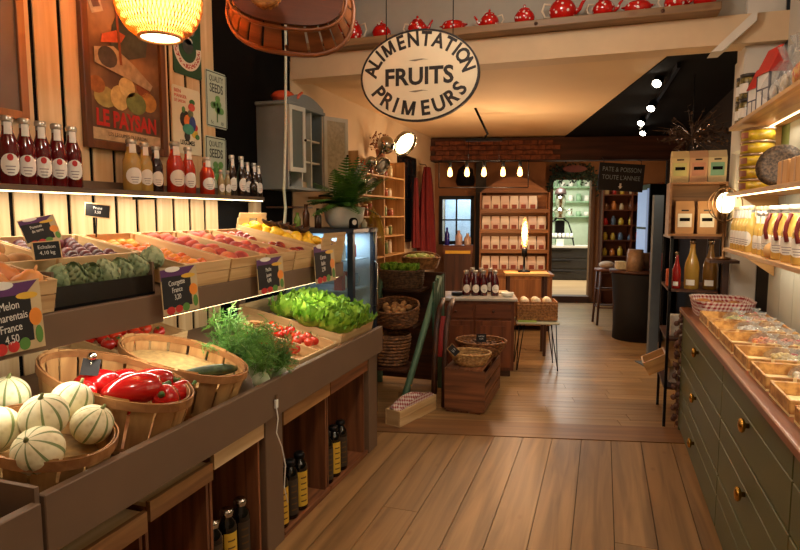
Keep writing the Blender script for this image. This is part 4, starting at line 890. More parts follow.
ENAM = two('red_enamel', (245, 236, 226), (196, 22, 16), 30, .18, .20, .30, coat=.4, kind='vor')
teapot('orange-red kettle on top of the grey cabinet', T(-2.13, 3.78, 1.73+Hc+.026) @ R('Z', .6), 1.05, True, False, 0, .62, None, mat('orange_enamel', (206, 84, 50), .25))
m = MB(); m.lathe([(.022, 0), (.034, .01), (.03, .12), (.018, .17), (.010, .20), (.012, .23)], 14); t = tag(m.build('dark_carafe', BG, None, T(-2.14, 3.82, 1.749)), 'dark glass carafe inside the grey cabinet', 'carafe')
m = MB(); m.box(-.03, .03, -.04, .04, 0, .045); tag(m.build('cream_box', CARD, None, T(-2.12, 4.0, 1.749), .003), 'small cream box on the cabinet floor', 'box')
m = MB(); m.box(0, .22, 0, .3, 0, .012); q = tag(m.build('under_shelf', DARKW('Y'), None, T(XL+.003, 3.80, 1.60)), 'small dark shelf under the grey cabinet', 'shelf')
# fridge
NAVY = mat('fridge_navy', (22, 30, 46), .4, var=.05); fg = thing('display_fridge', 'glass display fridge with dark navy frame at the display end', 'fridge', T(-1.95, 4.10, 0)); fx0, fx1, fy0, fy1, fz = -.30, .30, -.24, .24, 1.455
for x in (fx0, fx1-.045):
    for y in (fy0, fy1-.045): m = MB(); m.box(x, x+.045, y, y+.045, .0, fz-.035); m.build('corner_post', NAVY, fg, None, .004)
m = MB(); m.box(fx0-.01, fx1+.01, fy0-.01, fy1+.01, fz-.035, fz); m.build('top', NAVY, fg, None, .004)
m = MB(); m.box(fx0, fx1, fy0, fy1, .02, .55); m.build('plinth', NAVY, fg, None, .004)
GL = clear('fridge_glass', (236, 246, 250), .02, .9)
m = MB(); m.box(fx0+.045, fx1-.045, fy0+.012, fy0+.018, .55, fz-.035); m.build('glass_pane', GL, fg)
m = MB(); m.box(fx1-.02, fx1-.014, fy0+.045, fy1-.045, .55, fz-.035); m.build('glass_door', GL, fg)
m = MB(); m.box(fx0+.01, fx0+.02, fy0+.045, fy1-.045, .55, fz-.035).box(fx0+.045, fx1-.045, fy1-.02, fy1-.01, .55, fz-.035); m.build('lining', mat('fridge_white', (200, 214, 220), .5), fg)
for z in (.78, 1.0, 1.22): m = MB(); m.box(fx0+.03, fx1-.05, fy0+.05, fy1-.05, z, z+.008); m.build('shelf', mat('shelf_white', (190, 204, 212), .4), fg)
m = MB(); m.tube([(fx1-.004, fy1-.05, .85), (fx1+.02, fy1-.05, .87), (fx1+.02, fy1-.05, 1.18), (fx1-.004, fy1-.05, 1.2)], .007, 6); m.build('handle', CHROME, fg)
area('fridge_light', (-1.95, 4.1, 1.41), (0, 0, -1), .4, .3, 5, (.75, .88, 1))
q = random.Random(9)
for zi, z in enumerate((.55, .788, 1.008, 1.228)):
    for k in range(4):
        y = 4.10-.15+.09*k; x = -1.80+q.uniform(-.02, .02); col = [(196, 60, 50), (230, 226, 214), (214, 190, 120), (120, 150, 170), (190, 110, 80)][q.randrange(5)]
        m = MB(); h_ = q.uniform(.09, .13)
        if k % 2: m.lathe([(.03, 0), (.034, .005), (.034, h_*.7), (.022, h_*.85), (.022, h_)], 12)
        else: m.box(-.03, .03, -.032, .032, 0, h_)
        tag(m.build('chilled_tub' if k % 2 else 'chilled_carton', mat('tub_%d_%d_%d' % col, col, .4), None, T(x, y, z+.001)), '%s on the %s fridge shelf, %s from the front pane' % ('round chilled tub' if k % 2 else 'chilled carton', ['lowest', 'second', 'third', 'top'][zi], ['first', 'second', 'third', 'fourth'][k]), 'tub' if k % 2 else 'carton', 'chilled goods in the fridge')
# fern in white bowl
fb = thing('potted_fern', 'leafy green fern in a white bowl on the fridge', 'plant', T(-1.80, 4.06, 1.456))
m = MB(); m.lathe([(.07, 0), (.10, .004), (.135, .05), (.15, .12), (.152, .15), (.142, .15), (.13, .12)], 24); m.build('bowl', mat('bowl_white', (206, 212, 206), .35), fb)
m = MB(); m.lathe([(.0, .135), (.138, .13)], 18); m.build('soil', mat('soil', (40, 28, 20), .9), fb)
FG = two('fern_green', (42, 92, 34), (92, 146, 60), 10, .5)
q = random.Random(21)
for k in range(64):
    az = q.uniform(0, 2*PI); L = q.uniform(.28, .52); el = q.uniform(.3, 1.35)
    if math.cos(az) < -.2: L = min(L, .33); el = min(el, .6)
    fr = MB(); P = []
    for j in range(9): t_ = j/8; P.append(Vector((math.cos(az)*math.cos(el)*L*t_*1.0, math.sin(az)*math.cos(el)*L*t_, .14+math.sin(el)*L*t_-.16*t_*t_*(1.2-el*.6))))
    fr.tube(P, .0016, 3, smooth=False)
    for j in range(2, 9):
        d = (P[j]-P[j-1]).normalized(); s_ = d.cross(Vector((0, 0, 1))).normalized(); 
        for sg in (-1, 1):
            for hf in (0, .5):
                b0 = P[j-1]+(P[j]-P[j-1])*hf; l2 = .075*math.sin(PI*min(1, (j+hf)/9.2)); tip = b0+s_*sg*l2+d*l2*.4+Vector((0, 0, -.008)); wd = d*.009
                fr.add([b0-wd, b0+wd, tip+wd*.3, tip-wd*.3], [(0, 1, 2, 3)])
    fr.build('frond', FG, fb)
# yellow dried grass at its right, small clock, little jars
gr = thing('dried_grass', 'bunch of dry yellow grass drooping over the fridge edge', 'dried grass', T(-1.70, 4.31, 1.457)); m = MB(); q = random.Random(3)
for k in range(46):
    a = q.uniform(-1.2, 1.2); L = q.uniform(.10, .20); m.tube([(0, q.uniform(-.02, .02), .01), (.03*math.cos(a), .03*math.sin(a), .08+q.uniform(0, .08)), (.07*math.cos(a)+.02, .07*math.sin(a)+.0, .05), (.085*math.cos(a)+.03, .085*math.sin(a), .06-L)], [.002, .002, .0018, .001], 3, smooth=False)
tag(m.build('stems', mat('dry_yellow', (196, 158, 52), .6), gr), kind='stuff')
m = MB(); m.lathe([(.03, 0), (.03, .012)], 14); m.build('tie', mat('twine', (150, 116, 66), .8), gr, T(0, 0, .012))
ck = thing('table_clock', 'little black clock in front of the fern bowl', 'clock', FACE((-1.66, 3.90, 1.457), -.6)); m = MB(); m.prism([(-.03, 0), (.03, 0)]+[(.03*math.cos(t), .045+.03*math.sin(t)) for t in [PI*k/10 for k in range(11)]], -.012, .012); m.build('case', BLACK, ck)
m = MB(); m.prism(disc(0, .042, .019, .019), .0125, .0135); m.build('dial', WHITE, ck)
for i, (x, y, h_, col) in enumerate([(-1.93, 3.89, .14, (60, 34, 20)), (-2.03, 3.90, .17, (84, 46, 22)), (-2.10, 3.90, .11, (120, 150, 60)), (-1.69, 4.17, .06, (226, 216, 190))]):
    m = MB(); m.lathe([(.022, 0), (.025, .004), (.025, h_*.6), (.012, h_*.78), (.012, h_)], 12); tag(m.build('small_bottle', mat('sb_%d' % i, col, .2, coat=.3), None, T(x, y, 1.457)), ['brown little bottle left of the fern bowl', 'tallest amber bottle on the fridge', 'small green bottle at the fridge corner', 'cream pot right of the fern bowl'][i], 'bottle')
# ================================================================ shelves, lamps, window and coats along the back left wall
ls = thing('jar_shelves', 'open wooden shelves of jars on the cream back wall', 'shelf', T(XL+.002, 5.0, 0)); zs = [1.14, 1.34, 1.54, 1.74, 1.94]
for y in (0, .66, 1.30): m = MB(); m.box(0, .22, y, y+.02, .9, 2.12); m.build('upright', SHELFW('Z'), ls)
for z in zs: m = MB(); m.box(0, .22, .0202, 1.2998, z-.014, z); m.build('board', SHELFW('Y'), ls)
q = random.Random(8)
cols = [(206, 186, 140), (150, 70, 40), (196, 150, 70), (120, 60, 40), (220, 206, 180), (96, 110, 60), (176, 96, 60)]
wd_ = ['bottom', 'second', 'middle', 'fourth', 'top']
for zi, z in enumerate(zs):
    for k in range(8):
        y = 5.09+.145*k+q.uniform(-.02, .02)
        if abs(y-5.67) < .06: continue
        h_ = q.uniform(.08, .15); r_ = q.uniform(.028, .04); ci = q.randrange(7); c = thing('jar', '%s jar on the %s shelf of the cream back wall, place %s from the fridge' % (['cream', 'rust', 'amber', 'brown', 'white', 'olive', 'terracotta'][ci], wd_[zi], ['one', 'two', 'three', 'four', 'five', 'six', 'seven', 'eight'][k]), 'jar', T(XL+.12, y, z+.001), 'jars on the back shelves')
        m = MB(); m.lathe([(r_*.9, 0), (r_, .004), (r_, h_*.75), (r_*.8, h_*.85)], 12); m.build('body', mat('jar_%d' % ci, cols[ci], .25, coat=.2), c)
        m = MB(); m.lathe([(r_*.84, h_*.85), (r_*.84, h_)], 12); m.build('lid', mat('jar_lid', (190, 160, 110), .4), c)
def chrome_lamp(label, base, elbow, head, aim, r=.075, lit=0):
    c = thing('desk_lamp', label, 'lamp', T(*base), 'chrome articulated lamps'); b = Vector(base); e = Vector(elbow)-b; h_ = Vector(head)-b
    m = MB(); m.lathe([(.06, 0), (.06, .012), (.02, .02)], 16); m.build('base', BLACKM, c)
    for o in (-.012, .012): m = MB(); m.tube([(0, o, .015), (e.x, e.y+o, e.z)], .005, 6); m.build('arm', CHROME, c)
    m = MB(); m.ball(r*.62, r*.62, r*.62, 14, 10, T(*e)); m.build('joint', CHROME, c)
    m = MB(); m.tube([e, h_], .006, 6); m.build('neck', CHROME, c)
    q = Vector(aim).to_track_quat('Z', 'X').to_matrix().to_4x4()
    m = MB(); m.lathe([(.012, -.06), (r*.55, -.05), (r*.9, -.02), (r, .03), (r*.96, .03), (r*.8, -.015)], 20, None, True, 0, True, False); m.build('shade', CHROME, c, T(*h_) @ q)
    m = MB(); m.lathe([(r*.8, .012), (0, .018)], 16); m.build('bulb', glow('bulb_lamp', (255, 220, 160), 14) if lit else mat('bulb_off', (220, 215, 200), .3), c, T(*h_) @ q)
    return c
def pz(x, y, X): p = atX(x, y, X); return (p.x, p.y, p.z)
pl = pz(345, 190, -2.0); chrome_lamp('chrome lamp with its lit head turned to the aisle', (-1.99, 4.62, 1.70), pz(386, 145, -1.79), pz(404, 143, -1.74), (.75, -.35, -.55), .125, 1)
chrome_lamp('dark chrome lamp, middle of the three heads', (-2.07, 4.83, 1.70), pz(371, 162, -1.87), pz(381, 165, -1.85), (.8, -.3, -.5), .08)
chrome_lamp('lowest chrome lamp above the fern', (-2.16, 4.50, 1.70), pz(361, 180, -1.93), pz(370, 183, -1.91), (.8, -.3, -.5), .07)
hd_p = pz(404, 143, -1.74); spot('desk_lamp_light', (hd_p[0]+.03, hd_p[1]-.01, hd_p[2]-.03), (hd_p[0]+.75, hd_p[1]-.25, hd_p[2]-.8), 14, (1, .8, .55), 100)
m = MB(); m.box(0, .34, 0, .46, 0, .02); m2 = tag(m.build('lamp_shelf', SHELFW('Y'), None, T(XL+.002, 4.46, 1.679)), 'wooden shelf carrying the chrome lamps', 'shelf')
# basket of dried flowers over the shelves
df = thing('dried_flower_pot', 'pot of brown dried flowers on the top wall shelf', 'plant', T(XL+.13, 5.82, 2.125))
m = MB(); m.box(-.12, .1, -.25, .25, -.185, -.171); 
m = MB(); m.lathe([(.04, 0), (.055, .08), (.05, .09)], 14); m.build('pot', mat('terracotta', (150, 92, 60), .8), df)
m = MB(); q = random.Random(2)
for k in range(90):
    d = Vector((q.gauss(0, .6), q.gauss(0, 1.2), abs(q.gauss(.8, .4)))).normalized(); L = q.uniform(.08, .2); e = Vector((0, 0, .08))+d*L; m.tube([(0, 0, .08), e], .0015, 3, smooth=False); m.ball(.009, .009, .009, 6, 4, T(*e))
tag(m.build('flowers', two('dry_flower', (120, 70, 44), (164, 110, 66), 30, .8), df), kind='stuff')
# dark glazed frame on the wall
a = atX(397, 200, XL); b = atX(414, 200, XL); z0, z1 = 1.22, 2.26
c = MB(); fw = .03; y0, y1 = a.y, b.y
c.box(0, .03, y0, y0+fw, z0, z1).box(0, .03, y1-fw, y1, z0, z1).box(0, .03, y0+fw, y1-fw, z0, z0+fw).box(0, .03, y0+fw, y1-fw, z1-fw, z1)
for k in (1, 2): c.box(0, .025, y0+(y1-y0)*k/3-.012, y0+(y1-y0)*k/3+.012, z0+fw, z1-fw)
c.box(0, .025, y0+fw, y1-fw, (z0+z1)/2-.012, (z0+z1)/2+.012); w2 = struct(c.build('window_2', BLACKM, None, T(XL+.001, 0, 0)))
c = MB(); c.box(.004, .008, y0+fw, y1-fw, z0+fw, z1-fw); c.build('pane', mat('dark_glass', (24, 26, 32), .05), w2)
# red coats
for i, (px, X, ztop, zbot, wd, lab) in enumerate([(427, -2.16, 2.16, .95, .25, 'long deep red coat hanging by the window'), (416, -2.18, 2.0, 1.15, .10, 'red scarf hanging left of the long coat')]):
    p = atX(px, 200, X); c = thing('red_coat', lab, 'coat', T(X, p.y, zbot), 'red clothes on wall hooks'); H_ = ztop-zbot
    def fn(u, v): 
        t = 2*PI*u; w_ = wd*(.35+.65*(1-v)**.7) if v > .05 else wd; f = 1+.16*math.sin(7*t+3*v); return (w_*.42*f*math.cos(t), w_*f*math.sin(t), H_*v)
    m = MB(); m.grid(fn, 42, 10, wrapu=True); m.build('cloth', mat('red_cloth', (104, 14, 14), .85, var=.15), c)
    m = MB(); m.tube([(-.10, 0, H_+.04), (-.02, 0, H_+.03), (0, 0, H_-.02)], .006, 6); m.build('hook', BLACKM, c)
# ================================================================ stepped basket stand with green rails
GRN = mat('stand_green', (92, 124, 98), .6, var=.12)
st = thing('basket_stand', 'stepped produce stand with pale green rails beside the fridge', 'stand', T(-1.45, 4.28, 0) @ R('Z', .0))
def rail(x, y0=0): m = MB(); m.tube([(x, y0, 0), (x+.06, y0+.26*(1-y0/.62), .42), (x+.15, .62, 1.03)], .027, 4, flat=1.1); m.build('rail', GRN, st)
rail(0); rail(-.50, .12)
for y, z in ((.10, .30), (.30, .62), (.50, .90)): m = MB(); m.box(-.42, .0, y+.06, y+.36, z, z+.018); m.build('step', DARKW('X'), st)
for k in range(5): m = MB(); m.box(.14, .152, .44+.07*k, .50+.07*k, .55+.03*k, 1.0+.01*k); m.build('side_slat', mat('stand_dark_green', (44, 84, 60), .6, var=.12), st)
for x in (-.48, .10): m = MB(); m.box(x-.02, x+.02, .84, .88, 0, 1.0); m.build('leg', GRN, st)
m = MB(); m.box(-.52, .13, .89, .905, .05, 1.04); m.build('back_board', DARKW('X'), st)  # added dark panel, stands in for the gloom under and behind the stand
SM = st.matrix_basis
DWK = two('dark_wicker', (112, 82, 56), (66, 46, 30), 40, .65)
b1 = wicker('dark rectangular wicker basket of green salad on the top step', SM @ T(-.20, .65, .92), .20, .12, .15, ma=DWK, flare=.9)
b2 = wicker('wicker basket with hoop handle and chicory on the top step', SM @ T(-.07, .80, 1.075), .17, .12, .10, handle=.05, ha=0.2)
b3 = wicker('round brown basket of potatoes tipped to the aisle', SM @ T(-.15, .40, .66) @ R('X', .35), .20, .15, .16, ma=two('brown_wicker', (140, 92, 52), (84, 52, 28), 40, .65), handle=.0)
b4 = wicker('tall brown basket on the lowest step of the stand', SM @ T(-.20, .32, .32), .18, .14, .25, ma=MATS['brown_wicker'])
CHI = two('chicory_leaf', (196, 196, 110), (150, 176, 70), 12, .5)
m = MB(); m.ball(.04, .03, .03, 10, 8, None, lump(3, .15)); chm = m.mesh('chicory', CHI)
LG = mat('salad_liner', (96, 110, 50), .8); m = MB(); m.lathe([(.0, .0), (.15, -.01)], 16); tag(m.build('salad_bed', LG, None, SM @ T(-.07, .80, 1.145) @ S(1, .75, 1)), 'bed of leaves in the hoop handled basket', 'leaves')
q = random.Random(5)
for k in range(13): a = k*2.4; r_ = .028*math.sqrt(k+.4); one('chicory', chm, SM @ T(-.07+r_*math.cos(a)*1.15, .80+r_*math.sin(a)*.8, 1.175+.02*max(0, 1-r_/.08)) @ rrot(q), 'pale green chicory in the hoop handled basket', 'chicory', 'chicory in the handled basket')
m = MB(); m.lathe([(.0, .02), (.17, .0)], 16); tag(m.build('salad_bed', LG, None, SM @ T(-.20, .65, 1.04) @ S(1.05, .6, 1)), 'bed of leaves in the dark rectangular basket', 'leaves')
for k in range(9):
    hgt = thing('lettuce', 'small green salad heap number in the dark wicker basket'.replace(' number', ''), 'lettuce', SM @ T(-.33+.08*(k % 4)+.02*(k//4), .59+.055*(k//4), 1.055) @ R('Z', k) @ S(.42, .42, .5), 'salads in the dark basket')
    for j in range(8): put('leaf', lls[j % 5], hgt, R('Z', j*.8) @ T(0, .008, .02) @ R('X', .3+.1*j))
m = MB(); m.box(0, .3, -.012, .012, 0, .02)
m = MB(); m.lathe([(.0, .0), (.165, .0)], 16); tag(m.build('potato_bed', mat('sack', (110, 84, 56), .9), None, SM @ T(-.15, .40, .66) @ R('X', .35) @ T(0, 0, .10) @ S(1, .82, 1)), 'hessian layer under the potatoes in the tipped basket', 'sack')
for k in range(12): a = k*2.4; r_ = .036*math.sqrt(k+.4); one('potato', pot[k % 3], SM @ T(-.15, .40, .66) @ R('X', .35) @ T(r_*math.cos(a), r_*math.sin(a)*.8, .128) @ rrot(q) @ S(.7, .7, .7), 'small brown potato in the tipped round basket', 'potato', 'potatoes in the tipped basket')
# pale crate with chequered cloth at the foot
FCM = T(-1.36, 4.03, .0) @ R('Z', -.27); crate('floor_crate', FCM, .52, .13, .12, 'low pale crate with a red chequered cloth on the floor', None, .012, None)
# ================================================================ crate, bowls, wooden counter, side table
def BM(u, v, z=0): return T(*Bk(u, v, z)) @ R('Z', BT)
c = thing('wine_crate', 'dark slatted wooden crate on the floor carrying two wicker bowls', 'crate', T(-1.145, 4.49, 0) @ R('Z', .0)); w_, d_, h_ = .32, .74, .345
m = MB(); m.box(0, w_, 0, .016, .02, h_); m.build('end_panel', OLDW('X'), c, None, .002)
m = MB(); m.box(0, w_, d_-.016, d_, .02, h_); m.build('end_panel', OLDW('X'), c)
for x in (0, w_-.012):
    for k in range(3): m = MB(); m.box(x, x+.012, .017, d_-.017, .025+k*.107, .025+k*.107+.08); m.build('slat', OLDW('Y'), c)
for k in range(3): m = MB(); m.box(.013+.092*k, .098+.092*k, 0.017, d_-.017, 0.0, .019); m.build('bottom_slat', OLDW('Y'), c)
for x in (.013, w_-.035):
    for y in (.017, d_/2-.01, d_-.04): m = MB(); m.box(x, x+.022, y, y+.022, .02, h_-.001); m.build('corner_post', OLDW('Z'), c)
for k in range(3): m = MB(); m.box(.001+.1*k, .098+.1*k, .0, d_, h_, h_+.012); m.build('top_slat', OLDW('Y'), c)
CM = c.matrix_basis; ZT = h_+.0125
STR = two('straw_wicker', (206, 166, 106), (160, 116, 66), 40, .6)
wicker('pale wicker bowl nearest the aisle on the dark crate', CM @ T(.17, .16, ZT), .165, .13, .10, name='wicker_bowl', ma=STR, flare=.62, rows=7)
wicker('wide brown wicker bowl at the back of the dark crate', CM @ T(.19, .50, ZT), .215, .19, .13, name='wicker_bowl', ma=two('wicker_mid', (158, 106, 60), (106, 66, 36), 40, .6), flare=.6, rows=9)
NUT = two('nut_brown', (120, 74, 44), (80, 46, 28), 20, .6); m = MB(); m.ball(.022, .017, .016, 10, 8, None, lump(4, .1)); nutm = m.mesh('walnut', NUT)
q = random.Random(6)
m = MB(); m.lathe([(0, 0), (.115, .0)], 16); tag(m.build('bowl_liner', MATS['sack'], None, CM @ T(.17, .16, ZT+.045) @ S(1, .8, 1)), 'liner in the pale wicker bowl', 'liner'); m = MB(); m.lathe([(0, 0), (.165, 0)], 16); tag(m.build('bowl_liner', MATS['sack'], None, CM @ T(.19, .5, ZT+.085) @ S(1, .85, 1)), 'liner in the wide brown wicker bowl', 'liner')
for k in range(20): a = k*2.4; r_ = .033*math.sqrt(k+.3); one('walnut', nutm, CM @ T(.19+r_*math.cos(a), .50+r_*math.sin(a)*.82, ZT+.102) @ rrot(q), 'brown walnut in the wide wicker bowl', 'walnut', 'walnuts in the wide bowl')
for k in range(5): a = k*2.4; r_ = .022*math.sqrt(k+.3); one('walnut', nutm, CM @ T(.18+r_*math.cos(a), .17+r_*math.sin(a)*.6, ZT+.062) @ rrot(q), 'dark walnut lying in the pale wicker bowl', 'walnut', 'walnuts in the pale bowl')
slate_tag(FACE((CM @ Vector((.22, .36, ZT+.15))), -PI/2+.25, .1), .075, .06, ['NOIX', '6,50'], 'small slate reading NOIX above the wide wicker bowl', .10, BLACKM)
slate_tag(FACE((CM @ Vector((.045, .03, ZT+.115))), -PI/2+.2, .1) @ R('Z', -.75), .085, .055, ['AIL', '1,20'], 'tilted slate on the corner of the pale wicker bowl', .0, SHELFW('X'))
# wooden sledge leaning beside the crate
sl = thing('wooden_sledge', 'curved dark wooden sledge with red seat leaning behind the crate', 'sledge', T(-1.262, 4.60, 0) @ R('Z', .0))
for x in (0, .085): m = MB(); m.tube([(x, 0, 0), (x, .02, .35), (x, .07, .62), (x, .16, .78), (x, .28, .84)], .024, 6); m.build('runner', DARKW('Z'), sl)
m = MB(); m.grid(lambda u, v: (.085*u, .05+.10*v*v, .40+.32*v), 2, 5).grid(lambda u, v: (.085*(1-u), .06+.10*v*v, .40+.32*v), 2, 5); m.build('seat', mat('sledge_red', (156, 32, 24), .5), sl)
# counter with marble top
k0 = BM(-.28, 5.72); ct = thing('wooden_counter', 'brown wooden counter with a white marble top and drawer', 'counter', k0); w_, d_, h_ = .76, .50, .735; BRW = lambda ax: wood('counter_wood', (128, 72, 42), (86, 44, 26), ax, 18, .4, .06)
m = MB(); m.box(0, w_, .012, d_, .06, h_); m.build('carcass', BRW('Z'), ct)
m = MB(); m.box(.03, w_-.03, .03, d_-.02, 0, .06); m.build('plinth', DARKW('X'), ct)
m = MB(); m.box(-.025, w_+.025, -.02, d_+.02, h_, h_+.025); m.build('marble_top', two('marble', (206, 200, 190), (176, 168, 156), 5, .25, .4, .6), ct, None, .004)
for a, b in ((.03, .37), (.39, .73)):
    m = MB(); m.box(a, b, -.004, .011, h_-.17, h_-.03); dr = m.build('drawer', BRW('X'), ct, None, .004)
    q = MB(); q.ball(.013, .013, .013, 10, 8, T((a+b)/2, -.016, h_-.10)); q.build('knob', DARKW('X'), dr)
    m = MB(); m.box(a, b, -.004, .011, .09, h_-.19); dr = m.build('door', BRW('Z'), ct, None, .004)
    q = MB(); q.box(a+.05, b-.05, -.008, -.004, .14, h_-.24); q.build('door_panel', BRW('Z'), dr)
ZC = h_+.0255
RW = mat('red_syrup', (70, 10, 18), .07, coat=.5)
for i, u in enumerate([.30, .39, .47, .58]): juice_bottle('flat red syrup bottle on the marble counter, %s from the left' % ['first', 'second', 'third', 'fourth'][i], k0 @ T(u, .20, ZC), RW, -PI/2+.2-.0, .25, .040, lab_red=False, group='red syrup bottles on the marble counter', neck_tag=False)
for i, u in enumerate([.36, .45, .54]): juice_bottle('clear capped syrup bottle behind the front row, %s from the left' % ['first', 'second', 'third'][i], k0 @ T(u, .36, ZC), RW, -PI/2, .26, .040, lab_red=False, group='red syrup bottles on the marble counter', neck_tag=False)
m = MB(); m.lathe([(.03, 0), (.05, .008), (.065, .04), (.06, .04), (.045, .012)], 18); tag(m.build('white_bowl', mat('porcelain', (226, 224, 214), .25), None, k0 @ T(.70, .14, ZC)), 'small white bowl at the right end of the marble counter', 'bowl')
m = MB(); m.lathe([(.05, 0), (.055, .004), (.055, .03), (.05, .032)], 18); tag(m.build('black_tin', BLACKM, None, k0 @ T(.21, .18, ZC)), 'low black tin on the marble counter', 'tin')
cj = thing('candle_jar', 'pale candle jar with dark lid at the left of the marble counter', 'jar', k0 @ T(.03, .2, ZC)); m = MB(); m.lathe([(.032, 0), (.036, .004), (.036, .13), (.03, .135)], 16); m.build('body', mat('candle_cream', (226, 208, 168), .3), cj); m = MB(); m.lathe([(.045, .136), (.045, .15)], 16); m.build('lid', BLACKM, cj)
m = MB(); m.box(-.13, .13, -.09, .09, 0, .016); tag(m.build('open_book', CARD, None, k0 @ T(.60, .53, ZC+.0) @ T(0, -.12, 0) @ R('Z', .1), .002), 'pale open booklet on the marble counter behind the bottles', 'book')
# hairpin side table with basket of parcels
t0 = BM(.52, 5.96); tb = thing('side_table', 'small side table with black hairpin legs beside the counter', 'table', t0); w_, d_, h_ = .42, .36, .49
m = MB(); m.box(0, w_, 0, d_, h_-.018, h_); m.build('table_top', mat('pale_top', (184, 178, 150), .5, var=.1), tb, None, .003)
for (x, y, sx, sy) in ((.03, .03, -1, -1), (w_-.03, .03, 1, -1), (.03, d_-.03, -1, 1), (w_-.03, d_-.03, 1, 1)):
    m = MB(); m.tube([(x, y, h_-.018), (x+.02*sx, y+.02*sy, .006), (x+.02*sx+.004, y+.02*sy, .006), (x-.05*sx, y, h_-.018)], .005, 6); m.build('leg', BLACKM, tb)
m = MB(); m.box(.02, .2, .02, .15, 0, .01); tag(m.build('green_booklet', mat('booklet_green', (150, 176, 80), .6), None, t0 @ T(0, 0, h_+.0005)), 'flat green booklet lying on the hairpin table', 'booklet')
bq = thing('parcel_basket', 'rectangular brown basket of wrapped soaps on the hairpin table', 'basket', t0 @ T(.21, .22, h_+.011)); W2, D2, H2 = .20, .14, .19
for nm, a in (('side', (-W2, W2, -D2, -D2+.012)), ('side', (-W2, W2, D2-.012, D2)), ('end', (-W2, -W2+.012, -D2+.0122, D2-.0122)), ('end', (W2-.012, W2, -D2+.0122, D2-.0122))):
    m = MB()
    for r_ in range(7): m.box(a[0]-.002*(r_ % 2), a[1]+.002*(r_ % 2), a[2]-.002*(r_ % 2), a[3]+.002*(r_ % 2), r_*H2/7, (r_+.86)*H2/7)
    tag(m.build(nm, two('basket_mid', (176, 120, 66), (124, 78, 40), 50, .6), bq), kind='stuff')
m = MB(); m.box(-W2+.012, W2-.012, -D2+.012, D2-.012, .002, .145); m.build('false_bottom', MATS['basket_mid'], bq)
for i in range(3):
    for j in range(2):
        m = MB(); m.ball(.042, .04, .036, 12, 8, None, lump(i+3*j, .2)); tag(m.build('soap_parcel', mat('wrap_cream', (226, 210, 178), .6), None, bq.matrix_basis @ T(-.115+.115*i, -.05+.10*j, .181)), 'cream wrapped soap in the brown basket, %s of the %s row' % (['left', 'middle', 'right'][i], ['front', 'back'][j]), 'soap', 'wrapped soaps in the basket')
# ================================================================ packages rack, filament lamp, pendant bar
u0 = .30; v0 = 8.06; cab = thing('wood_sideboard', 'light wooden sideboard under the rack of packets', 'sideboard', BM(.16, v0)); w_ = 1.0; LW = lambda ax: wood('sideboard_wood', (166, 110, 62), (122, 74, 40), ax, 16, .45, .05)
m = MB(); m.box(0, w_, 0, .55, .08, .74); m.build('carcass', LW('Z'), cab); m = MB(); m.box(-.02, w_+.02, -.02, .57, .74, .77); m.build('top', LW('X'), cab, None, .004)
for x in (0.02, w_-.08): m = MB(); m.box(x, x+.06, .02, .08, 0, .08); m.build('foot', DARKW('Z'), cab)
for a, b in ((.03, .49), (.51, .97)): m = MB(); m.box(a, b, -.012, -.001, .12, .70); dr = m.build('door', LW('Z'), cab, None, .003)
RK = BM(.20, v0+.10, .771); rk = thing('packet_rack', 'wooden rack of four shelves of white packets on the sideboard', 'shelf', RK); w_ = .92
zs = [.0, .27, .54, .81]
for x in (0, w_-.02): m = MB(); m.box(x, x+.02, 0, .2, 0, 1.08); m.build('side', LW('Z'), rk)
for z in zs: m = MB(); m.box(.02, w_-.02, 0.001, .2, z, z+.018); m.build('board', LW('X'), rk)
for z in zs: m = MB(); m.box(.02, w_-.02, -.012, 0, z, z+.05); m.build('front_lip', LW('X'), rk)
m = MB(); m.box(.02, w_-.02, .19, .2, .02, 1.05); m.build('back_panel', LW('X'), rk)
P = [(0, 0)]+[(w_*(1-k/12), .22*math.sin(PI*k/12)) for k in range(13)]; m = MB(); m.prism(P[1:], -.01, .01, T(0, .19, 1.08) @ R('X', PI/2)); m.build('arched_top', LW('X'), rk)
PKM = [mat('packet_cream', (240, 224, 204), .6, var=.05), mat('packet_rose', (232, 204, 186), .6, var=.05)]; LBm = mat('packet_label', (150, 70, 52), .6)
pkb = MB(); pkb.add([(-.05, -.03, 0), (.05, -.03, 0), (.05, .03, 0), (-.05, .03, 0), (-.052, -.034, .10), (.052, -.034, .10), (.052, .034, .10), (-.052, .034, .10), (-.045, -.006, .17), (.045, -.006, .17), (.045, .006, .17), (-.045, .006, .17)], [(3, 2, 1, 0), (0, 1, 5, 4), (1, 2, 6, 5), (2, 3, 7, 6), (3, 0, 4, 7), (4, 5, 9, 8), (5, 6, 10, 9), (6, 7, 11, 10), (7, 4, 8, 11), (8, 9, 10, 11)])
pkms = [pkb.mesh('packet', x) for x in PKM]; lbm = MB().box(-.03, .03, -.0375, -.036, .03, .075).mesh('label', LBm)
rn = ['lowest', 'second', 'third', 'top']
for zi, z in enumerate(zs):
    for k in range(7 if zi < 3 else 6):
        o = one('tea_packet', pkms[(k+zi) % 2], RK @ T(.09+.122*k, .07, z+.0185) @ S(1.1, 1, 1.2), 'white tea packet on the %s rack shelf, %s from the left' % (rn[zi], ['first', 'second', 'third', 'fourth', 'fifth', 'sixth', 'last'][k]), 'packet', 'tea packets on the rack'); put('label', lbm, o)
